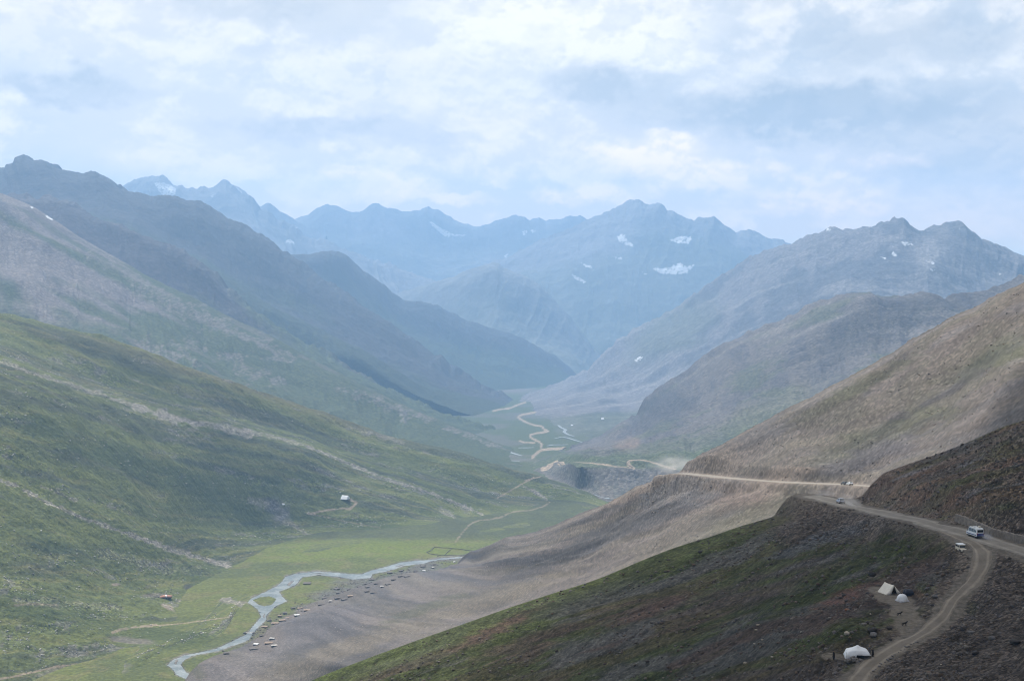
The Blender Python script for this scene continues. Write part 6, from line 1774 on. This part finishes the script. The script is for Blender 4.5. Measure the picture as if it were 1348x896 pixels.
for px, py, rx, ry, k, col, nz in (
        (740, 20, 300, 110, 0.85, B1, 0.5), (110, 60, 240, 70, 0.6, B2, 0.6), (480, 105, 230, 55, 0.7, B2, 0.7), (800, 60, 110, 40, 0.7, B1, 0.6),
        (1080, 152, 300, 48, 1.0, BASE_, 0.12), (790, 118, 110, 34, 0.85, D1, 0.3), (90, 130, 150, 24, 0.85, D1, 0.3), (1260, 205, 180, 50, 0.8, (0.38, 0.44, 0.51), 0.3), (1190, 70, 190, 46, 0.65, D1, 0.4),
        (420, 172, 190, 24, 0.75, D1, 0.3), (330, 22, 130, 22, 0.5, D1, 0.4), (560, 190, 120, 16, 0.5, D1, 0.3), (640, 150, 90, 30, 0.6, B2, 0.6), (270, 95, 90, 40, 0.6, B2, 0.6),
        (520, 246, 80, 24, 1.0, B3, 0.4), (460, 232, 40, 16, 0.8, B3, 0.4), (600, 262, 60, 12, 0.8, B3, 0.5), (660, 236, 24, 12, 0.9, B3, 0.5), (855, 205, 110, 26, 0.9, B3, 0.45), (770, 255, 90, 22, 0.9, B3, 0.5), (930, 235, 120, 30, 0.95, B3, 0.5), (1080, 262, 120, 30, 0.9, B3, 0.5), (1160, 215, 60, 18, 0.6, B3, 0.6), (1290, 285, 90, 34, 0.8, B2, 0.6), (250, 220, 120, 26, 0.6, B2, 0.6), (880, 75, 40, 30, 0.8, B1, 0.6), (1180, 235, 60, 26, 0.6, D1, 0.3)):
    m_ = lump(px, py, rx, ry)
    tex = t.math('MULTIPLY', m_, t.math('MULTIPLY_ADD', t.sstep(0.43, 0.55, puff), nz, 1 - nz))
    c = t.mix(t.math('MULTIPLY', tex, k), c, col)
c = t.mix(t.math('MULTIPLY', t.sstep(0.55, 0.15, lit), 0.42), c, SHADE)
hzn = t.sstep(7.0, 0.5, eld)                              # the sky pales towards the horizon
c = t.mix(hzn, c, t.mix(1.0, c, (1.55, 1.24, 1.02), 'MULTIPLY'))
# the cloud deck overhead and behind is grey seen from below
up = t.sstep(11.0, 24.0, eld)
deck = t.mix(t.sstep(0.35, 0.65, cl_noise(20.0, 12.0, 5.0, z=9.1)), (0.27, 0.275, 0.29), (0.47, 0.465, 0.46))
c = t.mix(up, c, deck)
back = t.sstep(35.0, 75.0, t.math('ABSOLUTE', azd))
c = t.mix(back, c, deck)
bg2 = t.node('ShaderNodeBackground', {'Color': c, 'Strength': 1.0})
low = t.sstep(-1.0, 0.5, eld)
mx = t.node('ShaderNodeMixShader', {0: t.math('MULTIPLY', low, 0.93), 1: bg.outputs[0], 2: bg2.outputs[0]})
t.l.new(mx.outputs[0], out.inputs[0])

# the air: one closed even volume
hm_, ht, hout = new_mat('haze_air')
pv = ht.node('ShaderNodeVolumePrincipled', {'Color': (0.38, 0.64, 1.0, 1), 'Density': 1.1e-4, 'Anisotropy': 0.28})
ht.l.new(pv.outputs[0], hout.inputs['Volume'])
x0, x1, y0, y1, z0, z1 = -9100, 9100, -1600, 14100, -1200, 600
hv = [(x0, y0, z0), (x1, y0, z0), (x1, y1, z0), (x0, y1, z0), (x0, y0, z1), (x1, y0, z1), (x1, y1, z1), (x0, y1, z1)]
hf = [0, 3, 2, 1, 4, 5, 6, 7, 0, 1, 5, 4, 1, 2, 6, 5, 2, 3, 7, 6, 3, 0, 4, 7]
hz = new_mesh_obj('haze', hv, hf, 4, hm_, smooth=False)
hz['kind'] = 'stuff'; hz['label'] = 'blue haze that veils the far mountains'

# ---------------------------------------------------------------- cumulus overhead that shades parts of the valley
cm, ct, cout = new_mat('cloud_white')
cb = ct.node('ShaderNodeBsdfDiffuse', {'Color': (0.85, 0.85, 0.86, 1)})
ctr = ct.node('ShaderNodeBsdfTransparent')
cat_ = ct.node('ShaderNodeAttribute', attribute_name='body')
cmx = ct.node('ShaderNodeMixShader', {0: cat_.outputs['Fac'], 1: ctr.outputs[0], 2: cb.outputs[0]})      # thin, wispy rim
ct.l.new(cmx.outputs[0], cout.inputs[0])


def cloud_over(points, alt, thick, seed, pad=1.0, soft_in=0.35, soft_max=1.0):
    """a cumulus whose shadow falls round the given ground points (x, y, z, radius)"""
    V = []; Fc = []; A = []
    for i, (x, y, z, rx, ry, rot) in enumerate(points):
        k = (alt - z) / sun_dir.z
        cx, cy = x + sun_dir.x * k, y + sun_dir.y * k
        nu_, nv_ = 72, 24
        b0 = len(V)
        a = np.linspace(0, 2 * math.pi, nu_, endpoint=False)
        for jv in range(nv_ + 1):
            ph = -math.pi / 2 + math.pi * jv / nv_
            rr_ = math.cos(ph); zz_ = math.sin(ph)
            for ia in a:
                ux, uy = math.cos(ia), math.sin(ia)
                nz = 1 + 0.34 * float(fbm(np.array(ux * 1.7 + seed * 3.1 + i), np.array(uy * 1.7 + zz_ * 0.7), 5, seed + i)) * pad
                A.append(soft_max * float(sstep(0.0, soft_in, 1 - rr_)))
                lx, ly = ux * rr_ * rx * nz, uy * rr_ * ry * nz
                V.append((cx + lx * math.cos(rot) - ly * math.sin(rot), cy + lx * math.sin(rot) + ly * math.cos(rot), alt + thick * (zz_ if zz_ > 0 else zz_ * 0.25) * (0.7 + 0.3 * nz)))
        for jv in range(nv_):
            for ia in range(nu_):
                p = b0 + jv * nu_ + ia; q_ = b0 + jv * nu_ + (ia + 1) % nu_
                Fc += [p, q_, q_ + nu_, p + nu_]
    o = new_mesh_obj('cloud', V, Fc, 4, cm)
    at_ = o.data.attributes.new('body', 'FLOAT', 'POINT'); at_.data.foreach_set('value', np.array(A, np.float32))
    o['kind'] = 'structure'; o['label'] = 'cumulus cloud overhead shading the ground'
    return o
# ---------------------------------------------------------------- where the clouds' shadows fall
def gp(px, py, d, rx, ry, rot=0.0):
    p_ = pt(px, py, d); return (p_[0], p_[1], p_[2], rx, ry, rot)


cloud_over([(80, 150, -80, 420, 332, 0.10), (250, 440, -60, 130, 110, 0.5), (-120, 200, -120, 200, 200, 0)], 1500, 160, 1, 0.3, 0.26, 0.67)
cloud_over([gp(290, 540, 2000, 330, 90, 0.62), gp(560, 615, 2230, 240, 80, 0.3), gp(720, 650, 2320, 150, 60, 0.2)], 1700, 60, 2, 0.9, 0.9, 0.22)
cloud_over([gp(1180, 425, 3050, 460, 150, 0.3)], 1900, 80, 5, 0.9, 0.9, 0.38)
# ================================================================== RENDER SETTINGS
scene.view_settings.view_transform = 'Standard'
scene.view_settings.look = 'None'
scene.view_settings.exposure = 0.47
scene.view_settings.gamma = 1.0
scene.render.engine = 'CYCLES'
scene.cycles.use_denoising = True
scene.cycles.max_bounces = 5
scene.cycles.diffuse_bounces = 2
scene.cycles.glossy_bounces = 2
scene.cycles.transmission_bounces = 2
scene.cycles.transparent_max_bounces = 12
scene.cycles.volume_bounces = 2
scene.cycles.sample_clamp_indirect = 4.0
scene.cycles.filter_width = 1.1
